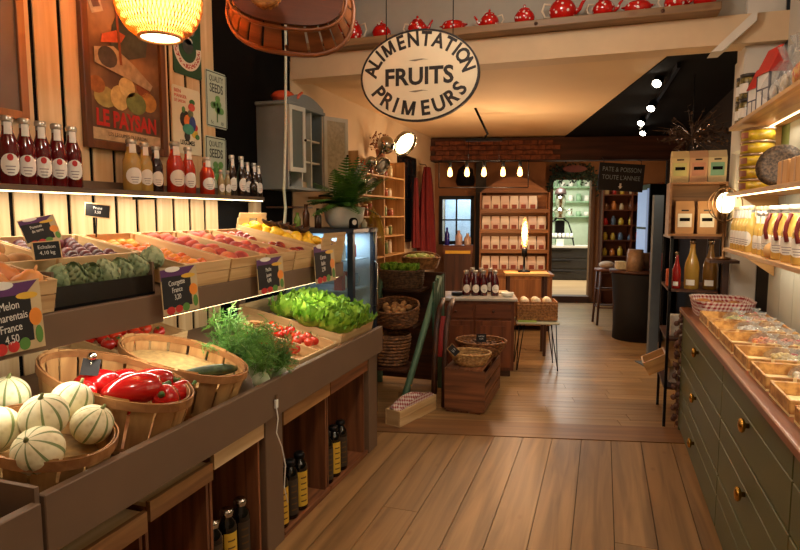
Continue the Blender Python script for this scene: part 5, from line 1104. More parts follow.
# filament lamp on stand
fl = thing('filament_lamp', 'tall glowing filament lamp on a black stand before the rack', 'lamp', k0 @ T(.93, .62, .0)); lpz = atV(524, 270, 7.0)
p = atV(524, 272, 6.75); fl.matrix_basis = T(p.x, p.y, p.z)
m = MB(); m.lathe([(.07, 0), (.07, .012), (.015, .03), (.012, .16), (.03, .18), (.03, .25), (.022, .27)], 16); m.build('stand', BLACKM, fl)
m = MB(); m.lathe([(.022, .27), (.034, .31), (.036, .46), (.03, .55), (.01, .60), (0, .605)], 14); m.build('bulb', clear('bulb_glass', (255, 236, 200), .05, .85), fl)
m = MB(); m.tube([(.012*math.cos(k*1.3), .012*math.sin(k*1.3), .29+.27*k/40) for k in range(41)], .003, 4); m.build('filament', glow('filament', (255, 170, 80), 70), fl)
point('filament_light', (p.x, p.y-.06, p.z+.43), 30, (1, .64, .38), .04)
st_ = thing('lamp_table', 'small dark table carrying the filament lamp', 'table', T(p.x, p.y, 0) @ R('Z', BT)); zt = p.z-.001
m = MB(); m.box(-.22, .26, -.16, .16, zt-.03, zt); m.build('table_top', SHELFW('X'), st_)
for x in (-.19, .21):
    for y in (-.13, .11): m = MB(); m.box(x, x+.03, y, y+.03, 0, zt-.03); m.build('leg', DARKW('Z'), st_)
# pendant bar of five bulbs
pv = 6.5; PB = BM(0, pv); ub = .19
pb = thing('bulb_pendant', 'black bar pendant with five glowing filament bulbs', 'lamp', T(*Bk(ub, pv, 2.0)) @ R('Z', BT))
m = MB(); m.box(-.19, .19, -.02, .02, .325, .355); m.build('ceiling_bar', BLACKM, pb)
m = MB(); m.tube([(0, 0, .355), (.04, 0, .40), (-.10, -.3, .62)], .012, 6); m.build('hanger', BLACKM, pb)
for x in (-.16, .16): m = MB(); m.tube([(x, 0, .325), (x, 0, .12)], .003, 5); m.build('cord', BLACKM, pb)
m = MB()
for (a, b) in (((-.47, 0, .12), (.47, 0, .12)), ((-.47, 0, -.16), (.47, 0, -.16)), ((-.47, 0, .12), (-.47, 0, -.16)), ((.47, 0, .12), (.47, 0, -.16))): m.tube([a, b], .005, 5)
m.build('frame', BLACKM, pb)
for i, px in enumerate([450, 467, 484, 503, 520]):
    d = atV(px, 172, pv); u = d.x*math.cos(BT)+d.y*math.sin(BT)-ub
    m = MB(); m.lathe([(.016, .05), (.018, .07), (.018, .115), (.006, .12)], 10, T(u, 0, 0)); m.build('socket', BLACKM, pb)
    m = MB(); m.lathe([(.012, .05), (.022, .02), (.027, -.012), (.022, -.036), (.0, -.046)], 14, T(u, 0, 0)); bu = m.build('bulb', glow('bulb_amber', (255, 176, 92), 9), pb)
    point('pendant_bulb_light', Bk(ub+u, pv-.07, 1.97), 5, (1, .70, .42), .03)
# ================================================================ oval shop sign
SGC = EYE+ray(419, 76)*3.5; sa, sb = .357, .262
sg = thing('oval_sign', 'hanging oval shop sign lettered ALIMENTATION FRUITS PRIMEURS', 'sign', FACE(SGC, -PI/2+.03))
def ell(a, b, n=56): return [(a*math.cos(2*PI*k/n), b*math.sin(2*PI*k/n)) for k in range(n)]
m = MB(); m.prism(ell(sa-.010, sb-.010), -.012, .012); m.build('board', mat('sign_cream', (214, 196, 164), .6, var=.05, scale=5), sg)
SBK = mat('sign_black', (28, 20, 18), .5)
m = MB(); o = ell(sa, sb); i_ = ell(sa-.011, sb-.011); n = len(o)
vs = [(x, y, z) for z in (-.015, .015) for (x, y) in o]+[(x, y, z) for z in (-.015, .015) for (x, y) in i_]
fs = []
for k in range(n):
    j = (k+1) % n; fs += [(k, j, n+j, n+k), (2*n+j, 2*n+k, 3*n+k, 3*n+j), (n+k, n+j, 3*n+j, 3*n+k), (j, k, 2*n+k, 2*n+j)]
m.add(vs, fs); m.build('rim', SBK, sg)
def arc_text(txt, a, b, t0, t1, size, flip, sx, bold):
    m = MB(); n = len(txt)
    wd = {'I': .6, 'M': 1.35, 'N': 1.1, 'A': 1.05, 'O': 1.1}; ws = [wd.get(c_, 1) for c_ in txt]; tot = sum(ws); acc = 0
    for c_, w_ in zip(txt, ws):
        t = t0+(t1-t0)*(acc+w_/2)/tot; acc += w_
        x, y = a*math.cos(t), b*math.sin(t); nx, ny = x/(a*a), y/(b*b); rot = math.atan2(ny, nx)-PI/2+(PI if flip else 0)
        if c_ == 'M':
            X_ = T(x, y, .0125) @ R('Z', rot) @ T(0, -size*.35, 0) @ S(sx, 1, 1); H_ = size*.69; W_ = size*.36; k_ = size*.15
            for pg in ([(-W_, 0), (-W_+k_, 0), (-W_+k_, H_), (-W_, H_)], [(W_-k_, 0), (W_, 0), (W_, H_), (W_-k_, H_)], [(-W_, H_), (-k_*.5, 0), (k_*.5, 0), (-W_+k_*1.2, H_)], [(W_-k_*1.2, H_), (-k_*.5, 0), (k_*.5, 0), (W_, H_)]): m.prism(pg, -.001, .001, X_)
            continue
        m.text(c_, size, T(x, y, .0125) @ R('Z', rot) @ T(0, -size*.35, 0), bold=(0 if c_ == 'M' else bold), sx=sx, depth=.001)
    return m
arc_text('ALIMENTATION', .296, .208, rad(176), rad(4), .112, False, .86, .0035).build('upper_lettering', SBK, sg)
arc_text('PRIMEURS', .272, .185, rad(198), rad(342), .118, True, .95, .0035).build('lower_lettering', SBK, sg)
m = MB(); m.text('FRUITS', .135, T(0, -.048, .0125), bold=.004, sx=1.0, depth=.001); m.build('middle_lettering', SBK, sg)
for y in (.088, -.088): m = MB(); m.prism([(-.06, y), (-.02, y-.006), (.03, y+.001), (.06, y-.001), (.02, y+.007), (-.03, y+.004)], .0125, .0135); m.build('flourish', mat('sign_grey', (120, 108, 92), .6), sg)
for x in (-.2, .2): m = MB(); m.tube([(x, sb*math.sqrt(1-(x/sa)**2)-.01, 0), (x, 3.14-SGC.z, 0)], .003, 5); m.build('chain', BLACKM, sg)
# ---- red enamel pots on the ledge
spec = [(352, 'coffee', 'tall red enamel coffee pot behind the trug'), (381, 'pot', 'red enamel sugar pot, second on the ledge'), (417, 'tea', 'red enamel teapot right above the oval sign'), (453, 'low', 'flat red enamel casserole on the ledge'), (489, 'teaR', 'red enamel teapot with its cream handle to the right'), (524, 'pot', 'red enamel lidded pot right of the teapot with right handle'), (562, 'big', 'largest red enamel teapot on the ledge'), (603, 'tea', 'red enamel teapot right of the largest one'), (637, 'low', 'pale red flat pot on the ledge'), (675, 'tea', 'red enamel teapot near the right end of the ledge'), (704, 'pot', 'red enamel pot at the right end of the ledge')]
for px, kd, lab in spec:
    p = atY(px, 30, 4.17); M = T(p.x, 4.18, 2.8005) @ S(.92, .92, .95)
    if kd == 'low':
        c = thing('casserole', lab, 'casserole', M, 'red enamel pots on the header ledge'); m = MB(); m.lathe([(.07, 0), (.085, .012), (.088, .05), (.075, .07), (.03, .08), (.008, .082), (.012, .092), (0, .096)], 22); m.build('body', ENAM, c)
        for sgn in (-1, 1): m = MB(); m.tube([(sgn*.085, -.02, .05), (sgn*.105, 0, .052), (sgn*.085, .02, .05)], .005, 5); m.build('handle', ENAM, c)
    elif kd == 'coffee': teapot(lab, M @ R('Z', PI), 1.0, True, True, 1, 1.25)
    elif kd == 'pot': teapot(lab, M, .92, False, True, 0, .95)
    elif kd == 'teaR': teapot(lab, M @ R('Z', PI), .88, True, True, 1, .95)
    elif kd == 'big': teapot(lab, M, 1.2, True, True, 1, 1.0)
    else: teapot(lab, M, .95, True, True, 1, .95)
# ---- track lights on the dark ceiling
tr = thing('track_rail', 'black lighting rail under the dark ceiling', 'lighting rail', BM(1.8, 6.2, 2.60)); m = MB(); m.box(-.012, .012, -1.75, 1.4, -.03, .008); m.build('rail', BLACKM, tr, R('Z', -.19))
for i, (px, py, v_, lab) in enumerate([(657, 83, 4.9, 'black track spot nearest the header, shining'), (651, 108, 5.8, 'black track spot, second along the rail'), (641, 123, 6.8, 'black track spot, third along the rail'), (643, 133, 7.7, 'black track spot farthest along the rail')]):
    p = atV(px, py, v_); c = thing('track_spot', lab, 'spotlight', T(*p), 'black track spotlights'); aim = Vector((-.25, -.75, -.6)).normalized(); q = aim.to_track_quat('Z', 'X').to_matrix().to_4x4()
    m = MB(); m.lathe([(.02, -.10), (.036, -.09), (.04, .02), (.036, .02), (.034, -.01)], 16, None, True, 0, True, False); m.build('housing', BLACKM, c, q)
    m = MB(); m.lathe([(.034, .004), (0, .008)], 16); m.build('lens', glow('spot_lens', (255, 240, 214), 30), c, q)
    m = MB(); b0 = q @ Vector((0, 0, -.06)); m.tube([b0, (b0.x, b0.y, 2.60-p.z)], .007, 5); m.build('stem', BLACKM, c)
# ================================================================ right side: drawer cabinet and counter
OL = mat('olive_paint', (82, 86, 50), .45, var=.06, scale=4); OLD = mat('olive_dark', (30, 32, 20), .7)
XF = .555; BRASS = mat('brass', (206, 156, 70), .22, metal=1, var=.08)
dc = thing('drawer_cabinet', 'long olive green drawer cabinet with brass knobs along the right wall', 'cabinet', T(XF, 2.6, 0)); D0 = T(0, -2.6, 0)
m = MB(); m.box(.016, XR-XF-.004, .6, 4.58, .05, .872); m.build('carcass', OLD, dc, D0)
m = MB(); m.box(.05, XR-XF-.004, .62, 4.56, 0, .05); m.build('plinth', DARKW('Y'), dc, D0)
m = MB(); m.box(.0, XR-XF-.004, 4.581, 4.60, .02, .872); m.build('end_panel', OL, dc, D0)
for (ya, yb) in ((.62, 1.985), (1.995, 3.09), (3.10, 4.575)):
    for (za, zb) in ((.055, .315), (.325, .595), (.605, .865)):
        zm = (za+zb)/2+.03; m = MB(); m.box(0, .016, ya, yb, zm+.002, zb); d = m.build('drawer', OL, dc, D0, .002)
        m = MB(); m.box(0, .016, ya, yb, za, zm-.002); m.build('lower_board', OL, d, None, .002)
        k = MB(); k.lathe([(.008, 0), (.008, .012), (.020, .018), (.024, .026), (.020, .034), (.008, .038), (0, .039)], 14); k.build('knob', BRASS, d, T(-.0, (ya+yb)/2, zm-.02) @ R('Y', -PI/2) @ S(1.25, 1.25, 1))
CTW = wood('counter_top_wood', (150, 88, 54), (104, 58, 34), 'Y', 16, .35, .05, .3)
m = MB(); m.box(-.025, XR-XF-.004, .6, 4.60, .873, .905); ctp = tag(m.build('worktop', CTW, None, T(XF, 0, 0), .004), 'worn reddish wooden worktop on the olive cabinet', 'worktop')
ZW = .9055
# trays
TRW = two('tray_bamboo', (206, 158, 92), (158, 108, 56), 30, .5)
def tray(label, y0, y1, x0=.585, x1=.95, h=.055):
    c = thing('bamboo_tray', label, 'tray', T((x0+x1)/2, (y0+y1)/2, ZW), 'bamboo trays of sweets on the worktop'); W_, D_ = (x1-x0)/2, (y1-y0)/2
    m = MB(); m.box(-W_, W_, -D_, D_, 0, .008); m.build('base', mat('tray_paper', (232, 206, 150), .7), c)
    for a in ((-W_, W_, -D_, -D_+.01), (-W_, W_, D_-.01, D_)): m = MB(); m.box(a[0], a[1], a[2], a[3], .008, h); m.build('long_side', TRW, c, None, .002)
    for a in ((-W_, -W_+.01), (W_-.01, W_)): m = MB(); m.box(a[0], a[1], -D_+.0105, D_-.0105, .008, h*.96); m.build('short_side', TRW, c, None, .002)
    for k in (-1, 0, 1): m = MB(); m.box(k*W_*.5-.006, k*W_*.5+.006, -D_-.002, -D_, .004, h+.003); m.build('tie', mat('tie_pale', (226, 196, 140), .6), c)
    return c
ty = [(1.62, 1.86), (1.90, 2.12), (2.17, 2.42), (2.47, 2.72), (2.77, 3.05), (3.10, 3.40), (3.45, 3.74), (3.79, 4.08)]
on = ['nearest the camera at the right edge', 'second from the right edge', 'third from the right edge', 'fourth from the right edge', 'fourth from the chequered basket', 'third from the chequered basket', 'second from the chequered basket', 'beside the chequered basket']
sweets = [((226, 206, 150), (206, 170, 90)), ((232, 150, 60), (206, 90, 50)), ((232, 226, 214), (196, 186, 176)), ((210, 190, 100), (150, 160, 70)), ((196, 110, 60), (150, 70, 50)), ((228, 190, 120), (236, 226, 200)), ((206, 60, 50), (232, 190, 90)), ((236, 230, 220), (206, 190, 160))]
CEL = clear('cellophane', (250, 250, 250), .10, .86)
def sweet_bag(label, M, ci, group, seed, s=1):
    q = random.Random(seed); c = thing('sweet_bag', label, 'bag of sweets', M @ S(s, s, s), group); m = MB()
    for k in range(16):
        a = k*2.4; r_ = .0125*math.sqrt(k+.3); m.ball(.018, .015, .014, 6, 5, T(r_*math.cos(a)*1.25, r_*math.sin(a), .013+.018*max(0, 1-r_/.045)+q.uniform(0, .006)) @ rrot(q))
    tag(m.build('sweets', two('sweets_%d' % ci, sweets[ci][0], sweets[ci][1], 60, .3), c), kind='stuff')
    sd = q.uniform(0, 6)
    def fn(u, v):
        t = 2*PI*u; r_ = (.072*math.sin(PI*min(.98, v*.78+.16))**.8)*(1+.10*math.sin(5*t+sd)+.06*math.sin(9*t+4*v)); return (r_*1.15*math.cos(t), r_*math.sin(t), .002+.07*v**1.4)
    m = MB(); m.grid(fn, 20, 6, wrapu=True); m.build('cellophane', CEL, c)
    m = MB(); m.grid(lambda u, v: ((.008+.018*v*(1+.7*math.sin(10*PI*u)))*math.cos(2*PI*u), (.008+.018*v*(1+.7*math.sin(10*PI*u)))*math.sin(2*PI*u), .068+.03*v), 20, 2, wrapu=True); m.build('gathered_top', clear('cellophane_top', (250, 250, 250), .15, .7), c)
    m = MB(); m.tube([(.012*math.cos(2*PI*k/10), .012*math.sin(2*PI*k/10), .069) for k in range(10)], .003, 4, True); m.build('ribbon', mat('ribbon_%d' % (seed % 3), [(196, 40, 40), (226, 216, 190), (150, 110, 60)][seed % 3], .5), c)
    return c
q = random.Random(77)
for i, (a, b) in enumerate(ty):
    tray('bamboo tray of sweets on the worktop, '+on[i], a, b); n = 2 if b-a < .26 else 3
    for k in range(3):
        for r_ in range(2):
            if r_ == 1 and i % 2 and k == 0: continue
            x = .665+.105*k; y = a+.072+(b-a-.144)*r_*1.0
            if k == 0: continue
            sweet_bag('bag of sweets, tray %s, %s, %s row' % (on[i], ['aisle side', 'middle', 'wall side'][k], ['near', 'far'][r_]), T(x, y, ZW+.0085), (i+k*3+r_) % 8, 'bags of sweets in the trays', i*10+k*2+r_, .86)
# gingham lined basket
def gingham():
    m = bpy.data.materials.new('gingham'); MATS['gingham'] = m; nt, b = nodes(m); N = nt.nodes; L = nt.links; tc = N.new('ShaderNodeTexCoord'); sp = N.new('ShaderNodeSeparateXYZ'); L.new(tc.outputs['Object'], sp.inputs[0]); outs = []
    ad = N.new('ShaderNodeMath'); ad.operation = 'ADD'; L.new(sp.outputs[0], ad.inputs[0]); L.new(sp.outputs[1], ad.inputs[1])
    for src in (ad.outputs[0], sp.outputs[2]):
        mu = N.new('ShaderNodeMath'); mu.operation = 'MULTIPLY'; mu.inputs[1].default_value = 42; L.new(src, mu.inputs[0]); fr = N.new('ShaderNodeMath'); fr.operation = 'FRACT'; L.new(mu.outputs[0], fr.inputs[0]); g = N.new('ShaderNodeMath'); g.operation = 'GREATER_THAN'; g.inputs[1].default_value = .5; L.new(fr.outputs[0], g.inputs[0]); outs.append(g.outputs[0])
    s_ = N.new('ShaderNodeMath'); s_.operation = 'ADD'; L.new(outs[0], s_.inputs[0]); L.new(outs[1], s_.inputs[1]); h_ = N.new('ShaderNodeMath'); h_.operation = 'MULTIPLY'; h_.inputs[1].default_value = .5; L.new(s_.outputs[0], h_.inputs[0])
    r = N.new('ShaderNodeValToRGB'); r.color_ramp.elements[0].color = lin((228, 214, 204)); r.color_ramp.elements[1].color = lin((150, 26, 34)); L.new(h_.outputs[0], r.inputs[0]); L.new(r.outputs[0], b.inputs['Base Color']); b.inputs['Roughness'].default_value = .85; return m
GH = gingham()
m = MB(); m.grid(lambda u, v: (-.115+.10*u, .015+.49*v, .115+.045*math.sin(PI*v)+.025*math.sin(9*v*PI)*math.sin(PI*u)+.015*math.sin(5*u+3*v)), 6, 36); m.grid(lambda u, v: (-.115+.10*(1-u), .015+.49*v, .013), 1, 1)
m.grid(lambda u, v: ((-.015 if u < .5 else -.015), .015+.49*v, .013+(.102+.045*math.sin(PI*v)+.015*math.sin(5+3*v))*u), 1, 36)
tag(m.build('chequered_cloth', GH, None, FCM), 'folded red chequered cloth in the low floor crate', 'cloth')
tw = thing('dried_branches', 'bundle of dry brown branches hanging above the coffee bags', 'branches', T(*atY(692, 138, 5.12))); m = MB(); q = random.Random(55)
for k in range(70):
    d = Vector((q.gauss(.1, .9), q.gauss(0, .4), q.gauss(.1, .35))).normalized(); L = q.uniform(.12, .30); e = d*L; m.tube([(0, 0, 0), e*.5+Vector((0, 0, .02)), e], [.004, .003, .001], 4, smooth=False)
    for j in range(4): g = e*(.4+.6*q.random()); f = Vector((q.gauss(0, 1), q.gauss(0, 1), q.gauss(0, 1))).normalized()*.035; s_ = f.cross(Vector((0, 0, 1))).normalized()*.012; m.add([g, g+f*.5+s_, g+f, g+f*.5-s_], [(0, 1, 2, 3)])
tag(m.build('twigs', two('dry_twig', (66, 46, 32), (104, 76, 50), 20, .8), tw), kind='stuff'); m = MB(); m.tube([(0, 0, 0), (0, 0, 2.61-tw.matrix_basis.translation.z)], .003, 5); m.build('cord', BLACKM, tw)
def cloth_basket(label, M, a, b, h):
    c = thing('cloth_basket', label, 'basket', M, 'baskets lined with red gingham')
    def fn(u, v):
        t = 2*PI*u; sx_ = math.copysign(abs(math.cos(t))**.5, math.cos(t)); sy_ = math.copysign(abs(math.sin(t))**.5, math.sin(t)); f = .86+.14*v+.02*math.sin(14*t)*v; return (a*f*sx_, b*f*sy_, h*v)
    m = MB(); m.grid(fn, 48, 4, wrapu=True).grid(lambda u, v: tuple(Vector(fn(1-u, 1-v*.8))*.96), 48, 4, wrapu=True); m.build('lining', GH, c)
    m = MB(); m.prism([(a*.8, b*.8), (-a*.8, b*.8), (-a*.8, -b*.8), (a*.8, -b*.8)], 0.002, h*.3); m.build('base', TRW, c); return c
cloth_basket('red gingham lined basket at the far end of the worktop', T(.745, 4.33, ZW), .18, .21, .105)
for k in range(7): m = MB(); m.ball(.05, .035, .03, 10, 8, None, lump(k, .15)); tag(m.build('bread_roll', two('crust', (196, 130, 66), (150, 92, 44), 20, .6), None, T(.65+.085*(k % 3), 4.22+.1*(k//3), ZW+.062)), 'small bread roll in the gingham basket, place %s' % ['at the near aisle corner', 'at the near middle', 'at the near wall corner', 'in the centre on the aisle side', 'right in the centre', 'in the centre on the wall side', 'at the far aisle corner'][k], 'bread', 'rolls in the gingham basket')
# ---- wall shelves
def wshelf(z, y0, y1, label, led=-.262):
    c = thing('wall_shelf', label, 'shelf', T(XR-.003, (y0+y1)/2, z), 'pale shelves on the right wall'); L2 = (y1-y0)/2
    m = MB(); m.box(-.275, -.012, -L2, L2, -.022, 0); m.build('board', SHELFW('Y'), c, None, .002)
    if led: m = MB(); m.box(led, led+.008, -L2+.02, L2-.02, -.028, -.0222); m.build('led_strip', glow('led_glow', (255, 226, 170), 9), c)
    for y in (-L2+.1, L2-.1): m = MB(); m.prism([(0, 0), (-.2, 0), (0, -.14)], -.01, .01, T(-.012, y, -.022) @ R('X', PI/2)); m.build('bracket', SHELFW('X'), c)
    return c
S1, S2, S3 = 1.345, 1.685, 2.09
wshelf(S1, .9, 4.24, 'lowest pale wall shelf of yellow bottles above the worktop', -.10)
wshelf(S2, .9, 4.24, 'middle pale wall shelf with stacked yellow tins and an LED strip')
wshelf(S3, .9, 4.26, 'top pale wall shelf with house shaped boxes and an LED strip', -.09)
area('led_light_right_mid', (.745, 2.7, S2-.033), (.25, 0, -1), .02, 2.6, 7, LED); area('led_light_right_top', (.905, 2.7, S3-.033), (-.2, 0, -1), .02, 2.6, 7, LED); area('led_light_right_low', (.895, 2.7, S1-.033), (-.25, 0, -1), .02, 2.6, 7, LED)
YOIL = mat('yellow_oil', (222, 184, 96), .08, var=.05, coat=.5); AMB = mat('amber_juice', (196, 120, 34), .08, var=.05, coat=.5)
for i, y in enumerate([4.16, 4.08, 4.0, 3.92, 3.84, 3.76]):
    for r_ in range(2): juice_bottle('slim yellow bottle, lowest right shelf, %s row, %s from the far end' % (['front', 'back'][r_], ['first', 'second', 'third', 'fourth', 'fifth', 'sixth'][i]), T(.775+.075*r_, y, S1+.0005), YOIL, PI+.5, .255, .030, lab_red=False, group='slim yellow bottles on the lowest shelf', capc=mat('cap_cream', (226, 210, 170), .4))
for i, y in enumerate([3.60, 3.50]): juice_bottle('yellow bottle with green label, %s on the lowest shelf' % ['left one', 'right one'][i], T(.785, y, S1+.0005), YOIL, PI+.5, .22, .034, lab_red=False, group='green labelled bottles')
for i, y in enumerate([3.36, 3.18, 3.02, 2.86]):
    c = juice_bottle('wide carafe with dark red ribbon, %s from the slim yellow bottles' % ['first', 'second', 'third', 'fourth'][i], T(.80, y, S1+.0005), YOIL, PI+.6, .25, .06, lab_red=False, group='ribboned carafes on the lowest shelf', capc=WHITE, neck_tag=False)
    m = MB(); m.tube([(-.035, -.03, .21), (-.052, -.04, .17), (-.055, -.03, .13), (-.05, -.045, .09)], .009, 6); m.build('ribbon', mat('ribbon_dark', (110, 22, 20), .6), c)
m = MB(); m.ball(.09, .055, .045, 14, 10, None, lump(9, .12)); tag(m.build('wrapped_loaf', mat('loaf_tan', (206, 160, 100), .6), None, T(.765, 3.24, S1+.042) @ S(.5, 1, .9)), 'tan wrapped loaf on the front edge of the lowest shelf', 'loaf')
# tins
TINY = two('tin_yellow', (214, 176, 40), (176, 140, 40), 20, .35); TBR = mat('tin_rim', (170, 140, 110), .3, metal=.7)
for st_i, (y, yn) in enumerate([(3.95, 'front')]):
    for k in range(5):
        c = thing('round_tin', 'round yellow tin, %s of the stack on the middle shelf' % ['lowest', 'second', 'third', 'fourth', 'topmost'][k], 'tin', T(.82, y, S2+.0005+k*.071), 'stacked yellow tins'); m = MB(); m.lathe([(.085, 0), (.085, .055)], 24); m.build('body', TINY, c); m = MB(); m.lathe([(.088, .055), (.088, .068), (.08, .0705)], 24); m.build('lid', TBR, c)
        m = MB(); m.lathe([(.0855, .012), (.0855, .045)], 8, R('Z', PI+.6), True, 0, False, False, -.5, .2); m.build('label', mat('tin_label', (150, 84, 60), .5), c)
m = MB(); m.lathe([(0, 0), (.10, .006), (.15, .02), (.155, .026), (.10, .012), (0, .006)], 28); tag(m.build('leaning_tray', two('dark_speckle', (60, 46, 36), (110, 88, 66), 60, .5), None, T(.86, 3.60, S2+.112) @ R('Z', -.5) @ R('X', PI/2-.25) @ S(.72, .72, 1)), 'dark speckled round tray leaning on the middle shelf', 'tray')
for i, y in enumerate([3.20, 3.0, 2.82]):
    c = thing('cardboard_box', 'tan cardboard box on the middle shelf, %s from the leaning tray' % ['first', 'second', 'third'][i], 'box', T(.86, y, S2+.0005), 'tan boxes on the middle shelf'); m = MB(); m.box(-.09, .09, -.08, .08, 0, .115); m.build('body', mat('cardboard', (206, 156, 98), .7, var=.06), c, None, .006); m = MB(); m.box(-.0915, -.09, -.012, .012, 0, .115); m.build('tape', mat('tape', (176, 128, 78), .4), c)
for i, y in enumerate([4.20, 4.19]): pass
# top shelf: house boxes, spice jars, bags
def house(label, y, s=1):
    c = thing('house_box', label, 'box', T(.80, y, S3+.0005) @ R('Z', .25) @ S(s, s, s), 'half-timbered house shaped boxes'); WH = mat('house_white', (222, 218, 212), .5); DKB = mat('house_timber', (52, 56, 84), .5); RF = mat('house_red', (196, 44, 34), .4)
    m = MB(); m.box(-.05, .05, -.06, .06, 0, .17); m.build('walls', WH, c)
    m = MB(); m.prism([(-.058, .165), (.058, .165), (0, .29)], -.066, .066, R('X', PI/2)); m.build('roof', RF, c)
    for (a, b, z0_, z1_) in ((-.06, -.052, 0, .17), (.052, .06, 0, .17), (-.06, .06, .09, .098), (-.06, .06, .0, .008), (-.004, .004, 0, .09)): m = MB(); m.box(-.0515, -.05, a, b, z0_, z1_); m.build('timber', DKB, c)
    for (a, b, z0_, z1_) in ((-.05, -.042, 0, .17), (.042, .05, 0, .17), (-.05, .05, .09, .098), (-.004, .004, 0, .09)): m = MB(); m.box(a, b, -.0615, -.06, z0_, z1_); m.build('timber', DKB, c)
    m = MB(); m.prism([(-.03, .1), (-.022, .1), (0, .145), (.022, .1), (.03, .1), (.003, .165), (-.003, .165)], 0, .0015, T(0, -.06, 0) @ R('X', PI/2)); m.build('timber_brace', DKB, c)
    return c
house('half-timbered house box with red roof, the farther one', 3.84, .9); house('half-timbered house box with red roof, the nearer larger one', 3.58, 1.05)
for i, (y, z, lab) in enumerate([(4.20, 0, 'lower dark spice jar at the far end of the top shelf'), (4.20, .142, 'upper dark spice jar stacked at the far end of the top shelf'), (4.09, 0, 'dark spice jar beside the stacked pair'), (4.10, .142, 'upper spice jar beside the stacked pair')]):
    c = thing('spice_jar', lab, 'jar', T(.79, y, S3+.0005+z), 'spice jars on the top shelf'); m = MB(); m.lathe([(.045, 0), (.05, .006), (.05, .11), (.045, .12)], 18); m.build('body', two('spice', (70, 60, 30), (150, 130, 70), 60, .3, coat=.3), c); m = MB(); m.lathe([(.05, .12), (.05, .14)], 18); m.build('lid', mat('jar_lid_dark', (60, 54, 48), .4), c)
    m = MB(); m.lathe([(.0505, .03), (.0505, .085)], 8, R('Z', PI+.6), True, 0, False, False, -.7, .7); m.build('label', WHITE, c)
for i, y in enumerate([3.36, 3.16, 2.98]): sweet_bag('tall clear gift bag on the top shelf, %s from the house boxes' % ['first', 'second', 'third'][i], T(.80, y, S3+.0005) @ S(1.1, 1.1, 2.6), [2, 7, 6][i], 'gift bags on the top shelf', 300+i)
# ---- end rack with crate, coffee bags, lamp
rx0, rx1, ry0, ry1 = .46, .80, 4.68, 5.24
rk2 = thing('metal_rack', 'narrow black metal rack past the end of the olive cabinet', 'rack', T(0, 0, 0))
for x in (rx0, rx1-.02):
    for y in (ry0, ry1-.02): m = MB(); m.box(x, x+.02, y, y+.02, 0, 1.40); m.build('post', BLACKM, rk2)
for z in (.30, .66, 1.02, 1.40): m = MB(); m.box(rx0-.0, rx1, ry0, ry1, z-.018, z); m.build('shelf', DARKW('Y'), rk2)
bx_ = thing('display_crate', 'brown wooden crate on its side holding coffee bags on the rack', 'crate', T((rx0+rx1)/2-.0, 4.70, 1.4005)); W_ = .185
for nm, a in (('side_board', (-W_, -W_+.014, 0, .26, .014, .366)), ('side_board', (W_-.014, W_, 0, .26, .014, .366)), ('bottom_board', (-W_, W_, 0, .26, 0, .014)), ('top_board', (-W_, W_, 0, .26, .366, .38)), ('back_board', (-W_+.014, W_-.014, .245, .26, .014, .366))): m = MB(); m.box(*a); m.build(nm, wood('crate_brown', (150, 104, 64), (108, 70, 40), 'X', 20), bx_)
def coffee_bag(label, M, c1, c2, s=1):
    c = thing('coffee_bag', label, 'coffee bag', M @ S(s, s, s), 'paper coffee bags on the end rack'); KR = mat('kraft_%d_%d_%d' % c1, c1, .7, var=.06)
    m = MB(); m.add([(-.05, -.035, 0), (.05, -.035, 0), (.05, .035, 0), (-.05, .035, 0), (-.052, -.036, .15), (.052, -.036, .15), (.052, .036, .15), (-.052, .036, .15), (-.05, -.01, .195), (.05, -.01, .195), (.05, .01, .195), (-.05, .01, .195)], [(3, 2, 1, 0), (0, 1, 5, 4), (1, 2, 6, 5), (2, 3, 7, 6), (3, 0, 4, 7), (4, 5, 9, 8), (5, 6, 10, 9), (6, 7, 11, 10), (7, 4, 8, 11), (8, 9, 10, 11)]); m.build('bag', KR, c)
    m = MB(); m.box(-.038, .038, -.038, -.0365, .04, .12); lb = m.build('label', mat('lab_%d_%d_%d' % c2, c2, .6), c); m = MB(); m.box(-.028, .028, -.0395, -.0382, .075, .095); m.build('print_band', BLACK, lb)
    m = MB(); m.box(-.02, .02, -.0375, -.036, .135, .143); m.build('tin_tie', BLACKM, c); return c
cx = (rx0+rx1)/2
for i, (x, c1, c2, lab) in enumerate([(-.12, (206, 176, 120), (190, 180, 110), 'pale yellow coffee bag on top of the crate'), (.0, (196, 150, 110), (190, 130, 100), 'salmon labelled coffee bag on top of the crate'), (.12, (206, 184, 140), (120, 160, 130), 'green labelled coffee bag on top of the crate')]): coffee_bag(lab, T(cx+x, 4.80, 1.7815), c1, c2, 1.15)
for i, (x, lab) in enumerate([(-.075, 'coffee bag with white label inside the crate, left'), (.07, 'coffee bag with white label inside the crate, right')]): coffee_bag(lab, T(cx+x, 4.80, 1.4155), (176, 130, 86), (220, 212, 196), 1.2)
gl = thing('globe_lamp', 'small glowing globe lamp with a twisted wire ring', 'lamp', T(.775, 4.55, 1.25)); m = MB(); m.ball(.055, .055, .07, 16, 12, T(0, 0, .38)); m.build('globe', glow('globe_glow', (255, 224, 160), 12), gl)
m = MB(); m.lathe([(.05, 0), (.05, .012), (.01, .02), (.01, .31), (.025, .315)], 14); m.build('stem', mat('lamp_bronze', (110, 78, 50), .4, metal=.6), gl)
for r_, rot in ((.11, .2), (.12, .7), (.105, 1.2)): m = MB(); m.tube([(r_*math.cos(2*PI*k/24), 0, .37+r_*math.sin(2*PI*k/24)) for k in range(24)], .004, 5, True, R('Z', rot)); m.build('wire_ring', MATS['lamp_bronze'], gl)
point('globe_light', (.70, 4.46, 1.63), 2.2, (1, .78, .45), .05)
